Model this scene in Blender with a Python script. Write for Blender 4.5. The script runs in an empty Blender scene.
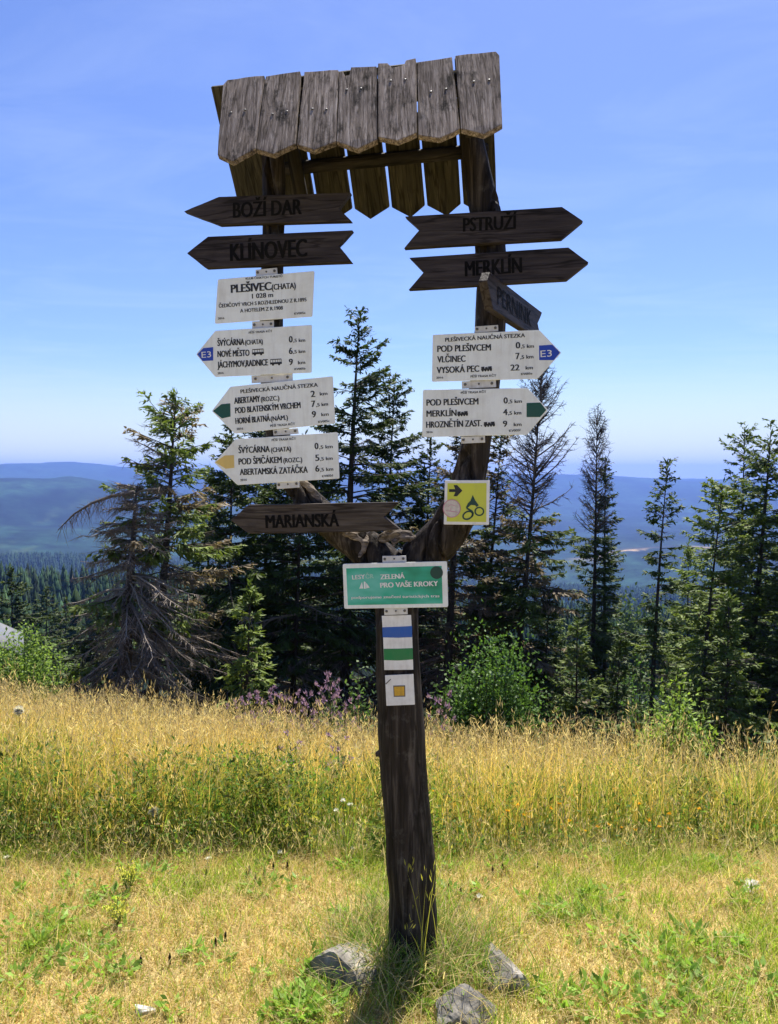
import bpy, bmesh, math, random
import numpy as np
from mathutils import Vector, Matrix, noise as mnoise

# ------------------------------------------------------------------ camera, sky, sun, exposure
SC = bpy.context.scene
COL = SC.collection
F, CX, CY = 769.0, 389.0, 512.0
PITCH = math.radians(2.83)
CAM = Vector((0.0, 0.0, 1.65))
cd = bpy.data.cameras.new('camera'); cam = bpy.data.objects.new('camera', cd); COL.objects.link(cam)
cam.location = CAM; cam.rotation_euler = (math.radians(90) - PITCH, 0, 0)
cd.sensor_fit = 'VERTICAL'; cd.sensor_height = 24.0; cd.lens = 24.0 * F / 1024.0
cd.clip_start = 0.05; cd.clip_end = 40000
SC.camera = cam

SUN_EL, SUN_AZ = math.radians(62), math.radians(16)     # azimuth from +Y towards +X
world = bpy.data.worlds.new('World'); SC.world = world; world.use_nodes = True
wn, wl = world.node_tree.nodes, world.node_tree.links
for n in list(wn): wn.remove(n)
wo = wn.new('ShaderNodeOutputWorld'); bg = wn.new('ShaderNodeBackground'); sky = wn.new('ShaderNodeTexSky')
sky.sky_type = 'NISHITA'; sky.sun_disc = False; sky.sun_elevation = SUN_EL; sky.sun_rotation = SUN_AZ
sky.altitude = 1000; sky.air_density = 1.2; sky.dust_density = 1.2; sky.ozone_density = 8.0
bg.inputs['Strength'].default_value = 0.084
hs = wn.new('ShaderNodeHueSaturation'); hs.inputs['Hue'].default_value = 0.515; hs.inputs['Saturation'].default_value = 1.07
# thin cirrus: noise on a flat layer far overhead
tc = wn.new('ShaderNodeTexCoord'); sx = wn.new('ShaderNodeSeparateXYZ'); wl.new(tc.outputs['Generated'], sx.inputs[0])
mz = wn.new('ShaderNodeMath'); mz.operation = 'MAXIMUM'; mz.inputs[1].default_value = 0.03; wl.new(sx.outputs['Z'], mz.inputs[0])
dx = wn.new('ShaderNodeMath'); dx.operation = 'DIVIDE'; wl.new(sx.outputs['X'], dx.inputs[0]); wl.new(mz.outputs[0], dx.inputs[1])
dy = wn.new('ShaderNodeMath'); dy.operation = 'DIVIDE'; wl.new(sx.outputs['Y'], dy.inputs[0]); wl.new(mz.outputs[0], dy.inputs[1])
cx = wn.new('ShaderNodeCombineXYZ'); wl.new(dx.outputs[0], cx.inputs[0]); wl.new(dy.outputs[0], cx.inputs[1])
mp = wn.new('ShaderNodeMapping'); mp.inputs['Scale'].default_value = (0.55, 1.0, 1); mp.inputs['Rotation'].default_value = (0, 0, 0.25)
wl.new(cx.outputs[0], mp.inputs[0])
nz = wn.new('ShaderNodeTexNoise'); nz.inputs['Scale'].default_value = 1.5; nz.inputs['Detail'].default_value = 7
nz.inputs['Roughness'].default_value = 0.62; nz.inputs['Distortion'].default_value = 0.7; wl.new(mp.outputs[0], nz.inputs[0])
cr = wn.new('ShaderNodeMapRange'); cr.inputs['From Min'].default_value = 0.47; cr.inputs['From Max'].default_value = 0.80
cr.inputs['To Min'].default_value = 0.0; cr.inputs['To Max'].default_value = 0.17; wl.new(nz.outputs[0], cr.inputs[0])
mx = wn.new('ShaderNodeMix'); mx.data_type = 'RGBA'; wl.new(cr.outputs[0], mx.inputs['Factor'])
wl.new(sky.outputs[0], hs.inputs['Color']); wl.new(hs.outputs[0], mx.inputs['A']); mx.inputs['B'].default_value = (5.2, 6.2, 7.6, 1)
hz = wn.new('ShaderNodeMapRange'); hz.interpolation_type = 'SMOOTHSTEP'; hz.inputs['From Min'].default_value = 0.0; hz.inputs['From Max'].default_value = 0.16
hz.inputs['To Min'].default_value = 0.88; hz.inputs['To Max'].default_value = 0.0; wl.new(sx.outputs['Z'], hz.inputs[0])
mh = wn.new('ShaderNodeMix'); mh.data_type = 'RGBA'; wl.new(hz.outputs[0], mh.inputs['Factor']); wl.new(mx.outputs['Result'], mh.inputs['A']); mh.inputs['B'].default_value = (5.2, 5.75, 6.3, 1)
wl.new(mh.outputs['Result'], bg.inputs['Color']); wl.new(bg.outputs[0], wo.inputs['Surface'])

sd = bpy.data.lights.new('sun', 'SUN'); sun = bpy.data.objects.new('sun', sd); COL.objects.link(sun)
sd.energy = 5.0; sd.angle = math.radians(0.5); sd.color = (1.0, 0.95, 0.86)
S_DIR = Vector((math.sin(SUN_AZ) * math.cos(SUN_EL), math.cos(SUN_AZ) * math.cos(SUN_EL), math.sin(SUN_EL)))
sun.rotation_euler = S_DIR.to_track_quat('Z', 'Y').to_euler()

SC.view_settings.view_transform = 'Standard'; SC.view_settings.look = 'None'
SC.view_settings.gamma = 1.0; SC.view_settings.use_curve_mapping = False
SC.view_settings.exposure = 1.0
SC.render.engine = 'CYCLES'
cy = SC.cycles
cy.use_denoising = True; cy.max_bounces = 6; cy.diffuse_bounces = 3; cy.glossy_bounces = 2
cy.transmission_bounces = 4; cy.volume_bounces = 0; cy.transparent_max_bounces = 6
cy.sample_clamp_indirect = 6.0; cy.caustics_reflective = False; cy.caustics_refractive = False
cy.use_adaptive_sampling = True; cy.adaptive_threshold = 0.015

rng = np.random.default_rng(7)
random.seed(7)

# ------------------------------------------------------------------ helpers
FWD = Vector((0, math.cos(PITCH), -math.sin(PITCH))); UPV = Vector((0, math.sin(PITCH), math.cos(PITCH))); RGT = Vector((1, 0, 0))
def ray(px, py):
    return (RGT * ((px - CX) / F) + UPV * ((CY - py) / F) + FWD)
def at(px, py, Y):
    """world point seen at a pixel of the reference at ground distance Y"""
    d = ray(px, py); return CAM + d * (Y / d.y)
def hit(px, py, o, n):
    d = ray(px, py); return CAM + d * ((o - CAM).dot(n) / d.dot(n))
def tanb(py):
    """drop per metre of ground distance for a picture row (centre column)"""
    d = ray(CX, py); return -d.z / d.y

def link(name, me, parent=None):
    o = bpy.data.objects.new(name, me); COL.objects.link(o)
    if parent is not None: o.parent = parent
    return o
def tag(o, label=None, cat=None, group=None, kind=None):
    if label: o['label'] = label
    if cat: o['category'] = cat
    if group: o['group'] = group
    if kind: o['kind'] = kind
    return o
def empty(name, loc=(0, 0, 0), rz=0):
    o = bpy.data.objects.new(name, None); COL.objects.link(o); o.location = loc; o.rotation_euler = (0, 0, rz)
    o.empty_display_size = 0.1
    return o
def dup(root, loc=None, rz=None, sc=None):
    r = root.copy(); COL.objects.link(r)
    for ch in list(root.children):
        c = ch.copy(); COL.objects.link(c); c.parent = r
        for g in list(ch.children):
            d = g.copy(); COL.objects.link(d); d.parent = c
    if loc is not None: r.location = loc
    if rz is not None: r.rotation_euler = (r.rotation_euler[0], r.rotation_euler[1], rz)
    if sc is not None: r.scale = (sc, sc, sc)
    return r

class MB:
    """collects quads and triangles (with a colour for each vertex) and links them as one mesh object"""
    def __init__(s): s.v = []; s.q = []; s.t = []; s.c = []; s.n = 0
    def add(s, v, quads=None, tris=None, col=None):
        v = np.asarray(v, float).reshape(-1, 3)
        if quads is not None and len(quads): s.q.append(np.asarray(quads, np.int64).reshape(-1, 4) + s.n)
        if tris is not None and len(tris): s.t.append(np.asarray(tris, np.int64).reshape(-1, 3) + s.n)
        if col is None: col = (0.5, 0.5, 0.5)
        col = np.asarray(col, float)
        if col.ndim == 1: col = np.tile(col, (len(v), 1))
        s.v.append(v); s.c.append(col); s.n += len(v)
    def mesh(s, name, smooth=False):
        V = np.concatenate(s.v) if s.v else np.zeros((0, 3)); C = np.concatenate(s.c) if s.c else np.zeros((0, 3))
        Q = np.concatenate(s.q) if s.q else np.zeros((0, 4), int); T = np.concatenate(s.t) if s.t else np.zeros((0, 3), int)
        me = bpy.data.meshes.new(name); me.vertices.add(len(V)); me.vertices.foreach_set('co', V.astype(np.float32).ravel())
        me.loops.add(Q.size + T.size); me.loops.foreach_set('vertex_index', np.concatenate([Q.ravel(), T.ravel()]).astype(np.int32))
        me.polygons.add(len(Q) + len(T))
        st = np.concatenate([np.arange(len(Q)) * 4, len(Q) * 4 + np.arange(len(T)) * 3]).astype(np.int32)
        me.polygons.foreach_set('loop_start', st)
        if smooth: me.polygons.foreach_set('use_smooth', np.ones(len(Q) + len(T), bool))
        a = me.color_attributes.new('tint', 'FLOAT_COLOR', 'POINT')
        a.data.foreach_set('color', np.concatenate([C, np.ones((len(C), 1))], 1).astype(np.float32).ravel())
        me.update(calc_edges=True); me.validate()
        return me
    def build(s, name, mat, parent=None, smooth=False):
        me = s.mesh(name, smooth); me.materials.append(mat); return link(name, me, parent)

def tube(mb, pts, rad, n=6, col=None, cap=True):
    pts = [Vector(p) for p in pts]; m = len(pts); vs = []
    t0 = (pts[1] - pts[0]).normalized(); ref = Vector((0, 0, 1)) if abs(t0.z) < 0.9 else Vector((1, 0, 0))
    a = t0.cross(ref).normalized()
    for i, p in enumerate(pts):
        t = (pts[min(i + 1, m - 1)] - pts[max(i - 1, 0)]).normalized()
        a = (a - t * a.dot(t)).normalized(); b = t.cross(a)
        for k in range(n):
            w = 2 * math.pi * k / n
            vs.append(p + (a * math.cos(w) + b * math.sin(w)) * rad[i])
    q = [(i * n + k, i * n + (k + 1) % n, (i + 1) * n + (k + 1) % n, (i + 1) * n + k) for i in range(m - 1) for k in range(n)]
    tr = []
    if cap:
        vs += [pts[0], pts[-1]]
        tr = [(m * n, (k + 1) % n, k) for k in range(n)] + [(m * n + 1, (m - 1) * n + k, (m - 1) * n + (k + 1) % n) for k in range(n)]
    mb.add([tuple(v) for v in vs], q, tr, col)

def box(mb, lo, hi, col=None):
    x0, y0, z0 = lo; x1, y1, z1 = hi
    v = [(x0, y0, z0), (x1, y0, z0), (x1, y1, z0), (x0, y1, z0), (x0, y0, z1), (x1, y0, z1), (x1, y1, z1), (x0, y1, z1)]
    mb.add(v, [(0, 3, 2, 1), (4, 5, 6, 7), (0, 1, 5, 4), (1, 2, 6, 5), (2, 3, 7, 6), (3, 0, 4, 7)], None, col)

def vnoise(x, y, seed=0):
    x = np.asarray(x, float); y = np.asarray(y, float)
    xi = np.floor(x).astype(np.int64); yi = np.floor(y).astype(np.int64); fx = x - xi; fy = y - yi
    fx = fx * fx * (3 - 2 * fx); fy = fy * fy * (3 - 2 * fy)
    def h(a, b):
        n = (a * 374761393 + b * 668265263 + seed * 974711 + 1013) & 0x7fffffff
        n = ((n ^ (n >> 13)) * 1274126177) & 0x7fffffff
        return ((n ^ (n >> 16)) & 0xffff) / 65535.0
    return (h(xi, yi) * (1 - fx) + h(xi + 1, yi) * fx) * (1 - fy) + (h(xi, yi + 1) * (1 - fx) + h(xi + 1, yi + 1) * fx) * fy
def fbm(x, y, seed=0, o=4):
    r = 0; a = 0.5; s = 0
    for i in range(o):
        r = r + a * vnoise(x * 2 ** i, y * 2 ** i, seed + i * 17); s += a; a *= 0.5
    return r / s
def sstep(a, b, x):
    t = np.clip((x - a) / (b - a), 0, 1); return t * t * (3 - 2 * t)

# ------------------------------------------------------------------ materials
def new_mat(name):
    m = bpy.data.materials.new(name); m.use_nodes = True; nt = m.node_tree
    for n in list(nt.nodes): nt.nodes.remove(n)
    out = nt.nodes.new('ShaderNodeOutputMaterial'); return m, nt, out
def N(nt, t, **kw):
    n = nt.nodes.new(t)
    for k, v in kw.items():
        if k in n.inputs: n.inputs[k].default_value = v
        else: setattr(n, k, v)
    return n
def ramp(nt, stops):
    r = nt.nodes.new('ShaderNodeValToRGB'); e = r.color_ramp.elements
    while len(e) < len(stops): e.new(0.5)
    for i, (p, c) in enumerate(stops): e[i].position = p; e[i].color = (c[0], c[1], c[2], 1)
    return r
def mapped(nt, scale, kind='Object'):
    t = nt.nodes.new('ShaderNodeTexCoord'); m = nt.nodes.new('ShaderNodeMapping'); m.inputs['Scale'].default_value = scale
    oi = nt.nodes.new('ShaderNodeObjectInfo'); mu = nt.nodes.new('ShaderNodeMath'); mu.operation = 'MULTIPLY'; mu.inputs[1].default_value = 37.0
    nt.links.new(oi.outputs['Random'], mu.inputs[0]); nt.links.new(mu.outputs[0], m.inputs['Location'])
    nt.links.new(t.outputs[kind], m.inputs[0]); return m.outputs[0]
def mixc(nt, fac, a, b, mode='MIX'):
    m = nt.nodes.new('ShaderNodeMix'); m.data_type = 'RGBA'; m.blend_type = mode
    for s, v in (('Factor', fac), ('A', a), ('B', b)):
        if hasattr(v, 'is_output'): nt.links.new(v, m.inputs[s])
        elif s == 'Factor': m.inputs[0].default_value = v
        else: m.inputs[s].default_value = (*v[:3], 1)
    return m.outputs['Result']

def wood(name, dark, mid, light, grain=(3, 60, 60), spots=0.5, spot_at=(0.56, 0.68), spot_map=(1, 1, 1), spot_col=(0.02, 0.018, 0.016), spot_scale=9.0, bump=0.5, rough=0.85, crack=True, spec=0.10):
    m, nt, out = new_mat(name); L = nt.links
    b = N(nt, 'ShaderNodeBsdfPrincipled', Roughness=rough); b.inputs['Specular IOR Level'].default_value = spec
    n1 = N(nt, 'ShaderNodeTexNoise', Scale=1.0, Detail=6.0, Roughness=0.65, Distortion=0.4); L.new(mapped(nt, grain), n1.inputs[0])
    r1 = ramp(nt, [(0.3, dark), (0.52, mid), (0.72, light)]); L.new(n1.outputs[0], r1.inputs[0])
    n2 = N(nt, 'ShaderNodeTexNoise', Scale=spot_scale, Detail=8.0, Roughness=0.72); L.new(mapped(nt, spot_map), n2.inputs[0])
    r2 = ramp(nt, [(spot_at[0], (0, 0, 0)), (spot_at[1], (spots, spots, spots))]); L.new(n2.outputs[0], r2.inputs[0])
    c = mixc(nt, r2.outputs[0], r1.outputs[0], spot_col)
    n4 = N(nt, 'ShaderNodeTexNoise', Scale=2.2, Detail=3.0); L.new(mapped(nt, (1, 1, 1)), n4.inputs[0])
    r4 = ramp(nt, [(0.3, (0.72, 0.70, 0.68)), (0.7, (1.15, 1.12, 1.08))]); L.new(n4.outputs[0], r4.inputs[0])
    c = mixc(nt, 1.0, c, r4.outputs[0], 'MULTIPLY')
    n5 = N(nt, 'ShaderNodeTexNoise', Scale=1.0, Detail=3.0, Roughness=0.5, Distortion=0.2); L.new(mapped(nt, tuple(g * .55 for g in grain)), n5.inputs[0])
    r5 = ramp(nt, [(0.462, (1, 1, 1)), (0.49, (0.30, 0.28, 0.26)), (0.51, (0.30, 0.28, 0.26)), (0.538, (1, 1, 1))]); L.new(n5.outputs[0], r5.inputs[0])
    c = mixc(nt, 0.75 if crack else 0.0, c, mixc(nt, 1.0, c, r5.outputs[0], 'MULTIPLY'))
    L.new(c, b.inputs['Base Color'])
    n3 = N(nt, 'ShaderNodeTexNoise', Scale=1.0, Detail=4.0, Roughness=0.7); L.new(mapped(nt, tuple(g * 1.6 for g in grain)), n3.inputs[0])
    bp = N(nt, 'ShaderNodeBump', Strength=bump, Distance=0.006); L.new(n3.outputs[0], bp.inputs['Height']); L.new(bp.outputs[0], b.inputs['Normal'])
    L.new(b.outputs[0], out.inputs[0]); return m

def paint(name, col, dirt=0.12, rough=0.45, spec=0.4, dirt_col=(0.25, 0.22, 0.17), scale=14):
    m, nt, out = new_mat(name); L = nt.links
    b = N(nt, 'ShaderNodeBsdfPrincipled', Roughness=rough); b.inputs['Specular IOR Level'].default_value = spec
    n = N(nt, 'ShaderNodeTexNoise', Scale=scale, Detail=6.0, Roughness=0.65); L.new(mapped(nt, (1, 1, 1)), n.inputs[0])
    r = ramp(nt, [(0.42, (0, 0, 0)), (0.8, (dirt * 2, dirt * 2, dirt * 2))]); L.new(n.outputs[0], r.inputs[0])
    L.new(mixc(nt, r.outputs[0], col, dirt_col), b.inputs['Base Color'])
    ns = N(nt, 'ShaderNodeTexNoise', Scale=1.0, Detail=5.0, Roughness=0.7); L.new(mapped(nt, (55, 5, 5)), ns.inputs[0])
    rs = ramp(nt, [(0.48, (0, 0, 0)), (0.85, (dirt * 1.8,) * 3)]); L.new(ns.outputs[0], rs.inputs[0])
    L.new(mixc(nt, rs.outputs[0], b.inputs['Base Color'].links[0].from_socket, tuple(x * .8 for x in dirt_col)), b.inputs['Base Color'])
    r2 = ramp(nt, [(0.3, (rough * .8,) * 3), (0.8, (min(1, rough * 1.5),) * 3)]); L.new(n.outputs[0], r2.inputs[0]); L.new(r2.outputs[0], b.inputs['Roughness'])
    L.new(b.outputs[0], out.inputs[0]); return m

def leafy(name, transl=0.4, rough=0.55, spec=0.25, gain=1.0):
    m, nt, out = new_mat(name); L = nt.links
    a = N(nt, 'ShaderNodeAttribute', attribute_name='tint')
    b = N(nt, 'ShaderNodeBsdfPrincipled', Roughness=rough); b.inputs['Specular IOR Level'].default_value = spec
    L.new(a.outputs['Color'], b.inputs['Base Color'])
    t = N(nt, 'ShaderNodeBsdfTranslucent'); L.new(mixc(nt, 1.0, a.outputs['Color'], (1.25 * gain, 1.25 * gain, 0.8 * gain), 'MULTIPLY'), t.inputs['Color'])
    s = N(nt, 'ShaderNodeMixShader', Fac=transl); L.new(b.outputs[0], s.inputs[1]); L.new(t.outputs[0], s.inputs[2]); L.new(s.outputs[0], out.inputs[0])
    return m
def tinted(name, rough=0.9, spec=0.15, bump=0.0, bscale=40):
    m, nt, out = new_mat(name); L = nt.links
    a = N(nt, 'ShaderNodeAttribute', attribute_name='tint')
    b = N(nt, 'ShaderNodeBsdfPrincipled', Roughness=rough); b.inputs['Specular IOR Level'].default_value = spec
    n = N(nt, 'ShaderNodeTexNoise', Scale=bscale, Detail=4.0, Roughness=0.7); L.new(mapped(nt, (1, 1, 0.25)), n.inputs[0])
    r = ramp(nt, [(0.3, (0.55,) * 3), (0.7, (1.3,) * 3)]); L.new(n.outputs[0], r.inputs[0])
    L.new(mixc(nt, 1.0, a.outputs['Color'], r.outputs[0], 'MULTIPLY'), b.inputs['Base Color'])
    if bump:
        bp = N(nt, 'ShaderNodeBump', Strength=bump, Distance=0.02); L.new(n.outputs[0], bp.inputs['Height']); L.new(bp.outputs[0], b.inputs['Normal'])
    L.new(b.outputs[0], out.inputs[0]); return m

M = {}
M['post'] = wood('weathered_post', (0.013, 0.010, 0.008), (0.036, 0.029, 0.024), (0.125, 0.105, 0.088), grain=(42, 42, 3.0), spots=0.30, spot_col=(0.17, 0.16, 0.14), spot_scale=17, bump=1.0, rough=0.72)
M['bare'] = wood('bare_wood', (0.09, 0.075, 0.062), (0.19, 0.16, 0.135), (0.36, 0.315, 0.27), grain=(22, 70, 70), spots=0.5, spot_col=(0.08, 0.065, 0.05), bump=0.6)
M['roof'] = wood('grey_roof_board', (0.085, 0.066, 0.052), (0.29, 0.235, 0.19), (0.55, 0.475, 0.405), grain=(120, 6, 120), spots=0.95, spot_scale=13, spot_map=(1.5, .55, 1.5), spot_at=(0.53, 0.66), spot_col=(0.028, 0.024, 0.022), bump=1.0, rough=0.95, spec=0.03)
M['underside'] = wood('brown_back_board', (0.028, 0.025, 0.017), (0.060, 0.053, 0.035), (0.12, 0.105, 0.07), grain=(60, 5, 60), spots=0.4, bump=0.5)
M['beam'] = wood('brown_beam', (0.02, 0.017, 0.014), (0.04, 0.034, 0.027), (0.075, 0.062, 0.05), grain=(5, 40, 40), spots=0.3, bump=0.5)
M['arrow'] = wood('dark_stained_board', (0.028, 0.023, 0.024), (0.050, 0.042, 0.043), (0.082, 0.069, 0.069), grain=(5, 60, 60), spots=0.3, bump=0.5, rough=0.62)
M['arrow_grey'] = wood('grey_weathered_board', (0.04, 0.032, 0.027), (0.08, 0.066, 0.056), (0.15, 0.128, 0.11), grain=(4, 55, 55), spots=0.4, bump=0.6, rough=0.75)
M['carve'] = paint('carved_black', (0.004, 0.0035, 0.0035), dirt=0.02, rough=0.8, spec=0.1)
M['white'] = paint('white_sign_enamel', (0.82, 0.845, 0.82), dirt=0.2, rough=0.4, dirt_col=(0.45, 0.42, 0.36))
M['white2'] = paint('weathered_white_paint', (0.80, 0.79, 0.77), dirt=0.2, rough=0.6, dirt_col=(0.42, 0.38, 0.33), scale=30)
M['ink'] = paint('black_print', (0.014, 0.014, 0.016), dirt=0.04, rough=0.5)
M['tipblue'] = paint('blue_print', (0.014, 0.055, 0.42), dirt=0.04, rough=0.45)
M['tipgreen'] = paint('green_print', (0.006, 0.075, 0.055), dirt=0.04, rough=0.45)
M['tipyellow'] = paint('faded_yellow_print', (0.70, 0.50, 0.15), dirt=0.12, rough=0.5)
M['bandblue'] = paint('blue_paint', (0.015, 0.10, 0.42), dirt=0.12, rough=0.55)
M['bandgreen'] = paint('green_paint', (0.006, 0.20, 0.055), dirt=0.10, rough=0.55)
M['bandyellow'] = paint('yellow_paint', (0.66, 0.38, 0.03), dirt=0.25, rough=0.55, dirt_col=(0.16, 0.11, 0.05), scale=60)
M['lime'] = paint('lime_print', (0.60, 0.62, 0.06), dirt=0.10, rough=0.5)
M['pink'] = paint('pink_print', (0.55, 0.22, 0.30), dirt=0.1, rough=0.5)
M['palepink'] = paint('pale_sticker', (0.62, 0.56, 0.50), dirt=0.25, rough=0.5, scale=80)
M['darkgreen'] = paint('dark_green_print', (0.008, 0.05, 0.04), dirt=0.05, rough=0.5)
M['palegreen'] = paint('pale_green_print', (0.34, 0.62, 0.50), dirt=0.1, rough=0.5)
M['bracket'] = paint('white_steel', (0.66, 0.65, 0.63), dirt=0.25, rough=0.45, dirt_col=(0.3, 0.26, 0.2), scale=40)
M['bolt'] = paint('dark_steel_bolt', (0.09, 0.085, 0.08), dirt=0.2, rough=0.5)
def teal():
    m, nt, out = new_mat('faded_teal_print'); L = nt.links
    b = N(nt, 'ShaderNodeBsdfPrincipled', Roughness=0.4)
    n = N(nt, 'ShaderNodeTexNoise', Scale=6.0, Detail=3.0, Roughness=0.55); L.new(mapped(nt, (0.8, 1.6, 1)), n.inputs[0])
    r = ramp(nt, [(0.36, (0.004, 0.23, 0.12)), (0.50, (0.022, 0.40, 0.26)), (0.68, (0.14, 0.52, 0.44))]); L.new(n.outputs[0], r.inputs[0])
    L.new(r.outputs[0], b.inputs['Base Color']); L.new(b.outputs[0], out.inputs[0]); return m
M['teal'] = teal()
M['needle'] = leafy('spruce_needles', transl=0.30, rough=0.6)
M['leaf'] = leafy('broad_leaves', transl=0.42, rough=0.5)
M['grass'] = leafy('grass_blades', transl=0.5, rough=0.6, spec=0.15, gain=1.15)
M['bark'] = tinted('spruce_bark', bump=0.6)
M['twig'] = tinted('dead_twigs')
M['petal'] = leafy('petals', transl=0.35, rough=0.7, spec=0.1)
def far_tree():
    m, nt, out = new_mat('distant_foliage'); L = nt.links
    a = N(nt, 'ShaderNodeAttribute', attribute_name='tint'); b = N(nt, 'ShaderNodeBsdfPrincipled', Roughness=0.9); b.inputs['Specular IOR Level'].default_value = 0.1
    n = N(nt, 'ShaderNodeTexNoise', Scale=0.8, Detail=4.0, Roughness=0.7); L.new(mapped(nt, (1, 1, 1)), n.inputs[0])
    r = ramp(nt, [(0.3, (0.5,) * 3), (0.7, (1.5,) * 3)]); L.new(n.outputs[0], r.inputs[0])
    L.new(mixc(nt, 1.0, a.outputs['Color'], r.outputs[0], 'MULTIPLY'), b.inputs['Base Color']); L.new(b.outputs[0], out.inputs[0]); return m
M['fartree'] = far_tree()
def stone(name, c0, c1):
    m, nt, out = new_mat(name); L = nt.links
    b = N(nt, 'ShaderNodeBsdfPrincipled', Roughness=0.9); b.inputs['Specular IOR Level'].default_value = 0.2
    n = N(nt, 'ShaderNodeTexNoise', Scale=22.0, Detail=8.0, Roughness=0.7); L.new(mapped(nt, (1, 1, 1)), n.inputs[0])
    r = ramp(nt, [(0.3, c0), (0.7, c1)]); L.new(n.outputs[0], r.inputs[0])
    n2 = N(nt, 'ShaderNodeTexNoise', Scale=7.0, Detail=5.0); L.new(mapped(nt, (1, 1, 1)), n2.inputs[0])
    r2 = ramp(nt, [(0.55, (0, 0, 0)), (0.66, (0.6,) * 3)]); L.new(n2.outputs[0], r2.inputs[0])
    L.new(mixc(nt, r2.outputs[0], r.outputs[0], tuple(x * 1.5 for x in c1)), b.inputs['Base Color'])
    bp = N(nt, 'ShaderNodeBump', Strength=0.7, Distance=0.01); L.new(n.outputs[0], bp.inputs['Height']); L.new(bp.outputs[0], b.inputs['Normal'])
    L.new(b.outputs[0], out.inputs[0]); return m
M['stone'] = stone('grey_stone', (0.10, 0.09, 0.074), (0.31, 0.285, 0.24))
M['whitestone'] = stone('pale_stone', (0.40, 0.38, 0.34), (0.62, 0.60, 0.55))

# ------------------------------------------------------------------ terrain
LOGR = np.log(np.array([30, 60, 110, 300, 650, 1300, 1800, 2600, 3400, 5500, 8000.0]))
COLS = np.array([-700, 0, 60, 130, 300, 450, 560, 640, 700, 778, 1500.0])
#            30   60   110  300  650  1500 2300 3600 5000 9000 13000   (picture rows of the bare ground)
ROWS = np.array([
    [735, 690, 655, 603, 615, 566, 525, 474, 500, 463, 474],
    [735, 690, 655, 600, 612, 562, 525, 477, 500, 464, 474],
    [735, 690, 655, 601, 612, 562, 528, 480, 500, 462, 474],
    [735, 690, 655, 603, 612, 566, 534, 489, 503, 467, 475],
    [735, 695, 660, 612, 612, 576, 548, 517, 512, 473, 476],
    [738, 700, 665, 622, 614, 584, 558, 530, 515, 474, 477],
    [742, 705, 668, 628, 616, 592, 558, 533, 518, 475, 478],
    [745, 710, 672, 630, 618, 594, 553, 532, 520, 478, 480],
    [748, 712, 675, 632, 618, 592, 551, 530, 520, 480, 481],
    [750, 715, 678, 632, 618, 590, 551, 530, 520, 481, 482],
    [750, 715, 678, 632, 618, 590, 551, 530, 520, 479, 480.0]])
TAN = np.vectorize(tanb)(ROWS)
def ground_z(x, y):
    x = np.asarray(x, float); y = np.asarray(y, float); r = np.hypot(x, y) + 1e-6
    d = y - 3.5 + 0.03 * np.clip(x, -4, 4)
    soft = np.where(d > 3, d, np.log1p(np.exp(np.clip(d * 3, -30, 9))) / 3)
    near = -soft * (0.388 + 0.028 * np.clip(x, -4, 4)) + 0.035 * (fbm(x * 0.9, y * 0.9, 3) - 0.5) + 0.012 * (fbm(x * 5, y * 5, 9, 2) - 0.5)
    near = near * 1.0 + np.where(y < 3, 0, 0)
    c = np.clip(CX + F * x / np.maximum(y, 0.25 * r), -700, 1500)
    lr = np.clip(np.log(r), LOGR[0], LOGR[-1])
    ci = np.clip(np.searchsorted(COLS, c) - 1, 0, len(COLS) - 2); fc = (c - COLS[ci]) / (COLS[ci + 1] - COLS[ci])
    ri = np.clip(np.searchsorted(LOGR, lr) - 1, 0, len(LOGR) - 2); fr = (lr - LOGR[ri]) / (LOGR[ri + 1] - LOGR[ri])
    fc = fc * fc * (3 - 2 * fc); fr2 = fr * fr * (3 - 2 * fr)
    tb = (TAN[ci, ri] * (1 - fc) + TAN[ci + 1, ri] * fc) * (1 - fr2) + (TAN[ci, ri + 1] * (1 - fc) + TAN[ci + 1, ri + 1] * fc) * fr2
    bump = (fbm(x / 330, y / 420, 21, 5) - 0.5) * np.clip((r - 400) / 1500, 0, 1) * 46 + (fbm(x / 60, y / 60, 5) - 0.5) * np.clip((r - 60) / 200, 0, 1) * 5
    far = CAM.z - y.clip(0.25 * r) * tb + bump
    w = sstep(18, 48, r); front = sstep(-0.05, 0.3, y / r)
    plateau = -0.02 * r.clip(0, 400) * 0.3
    f = near * (1 - w) + far * w
    return f * front + (near * (1 - w) + plateau * w) * (1 - front)
def gz(x, y): return float(ground_z(np.array([x]), np.array([y]))[0])

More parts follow.
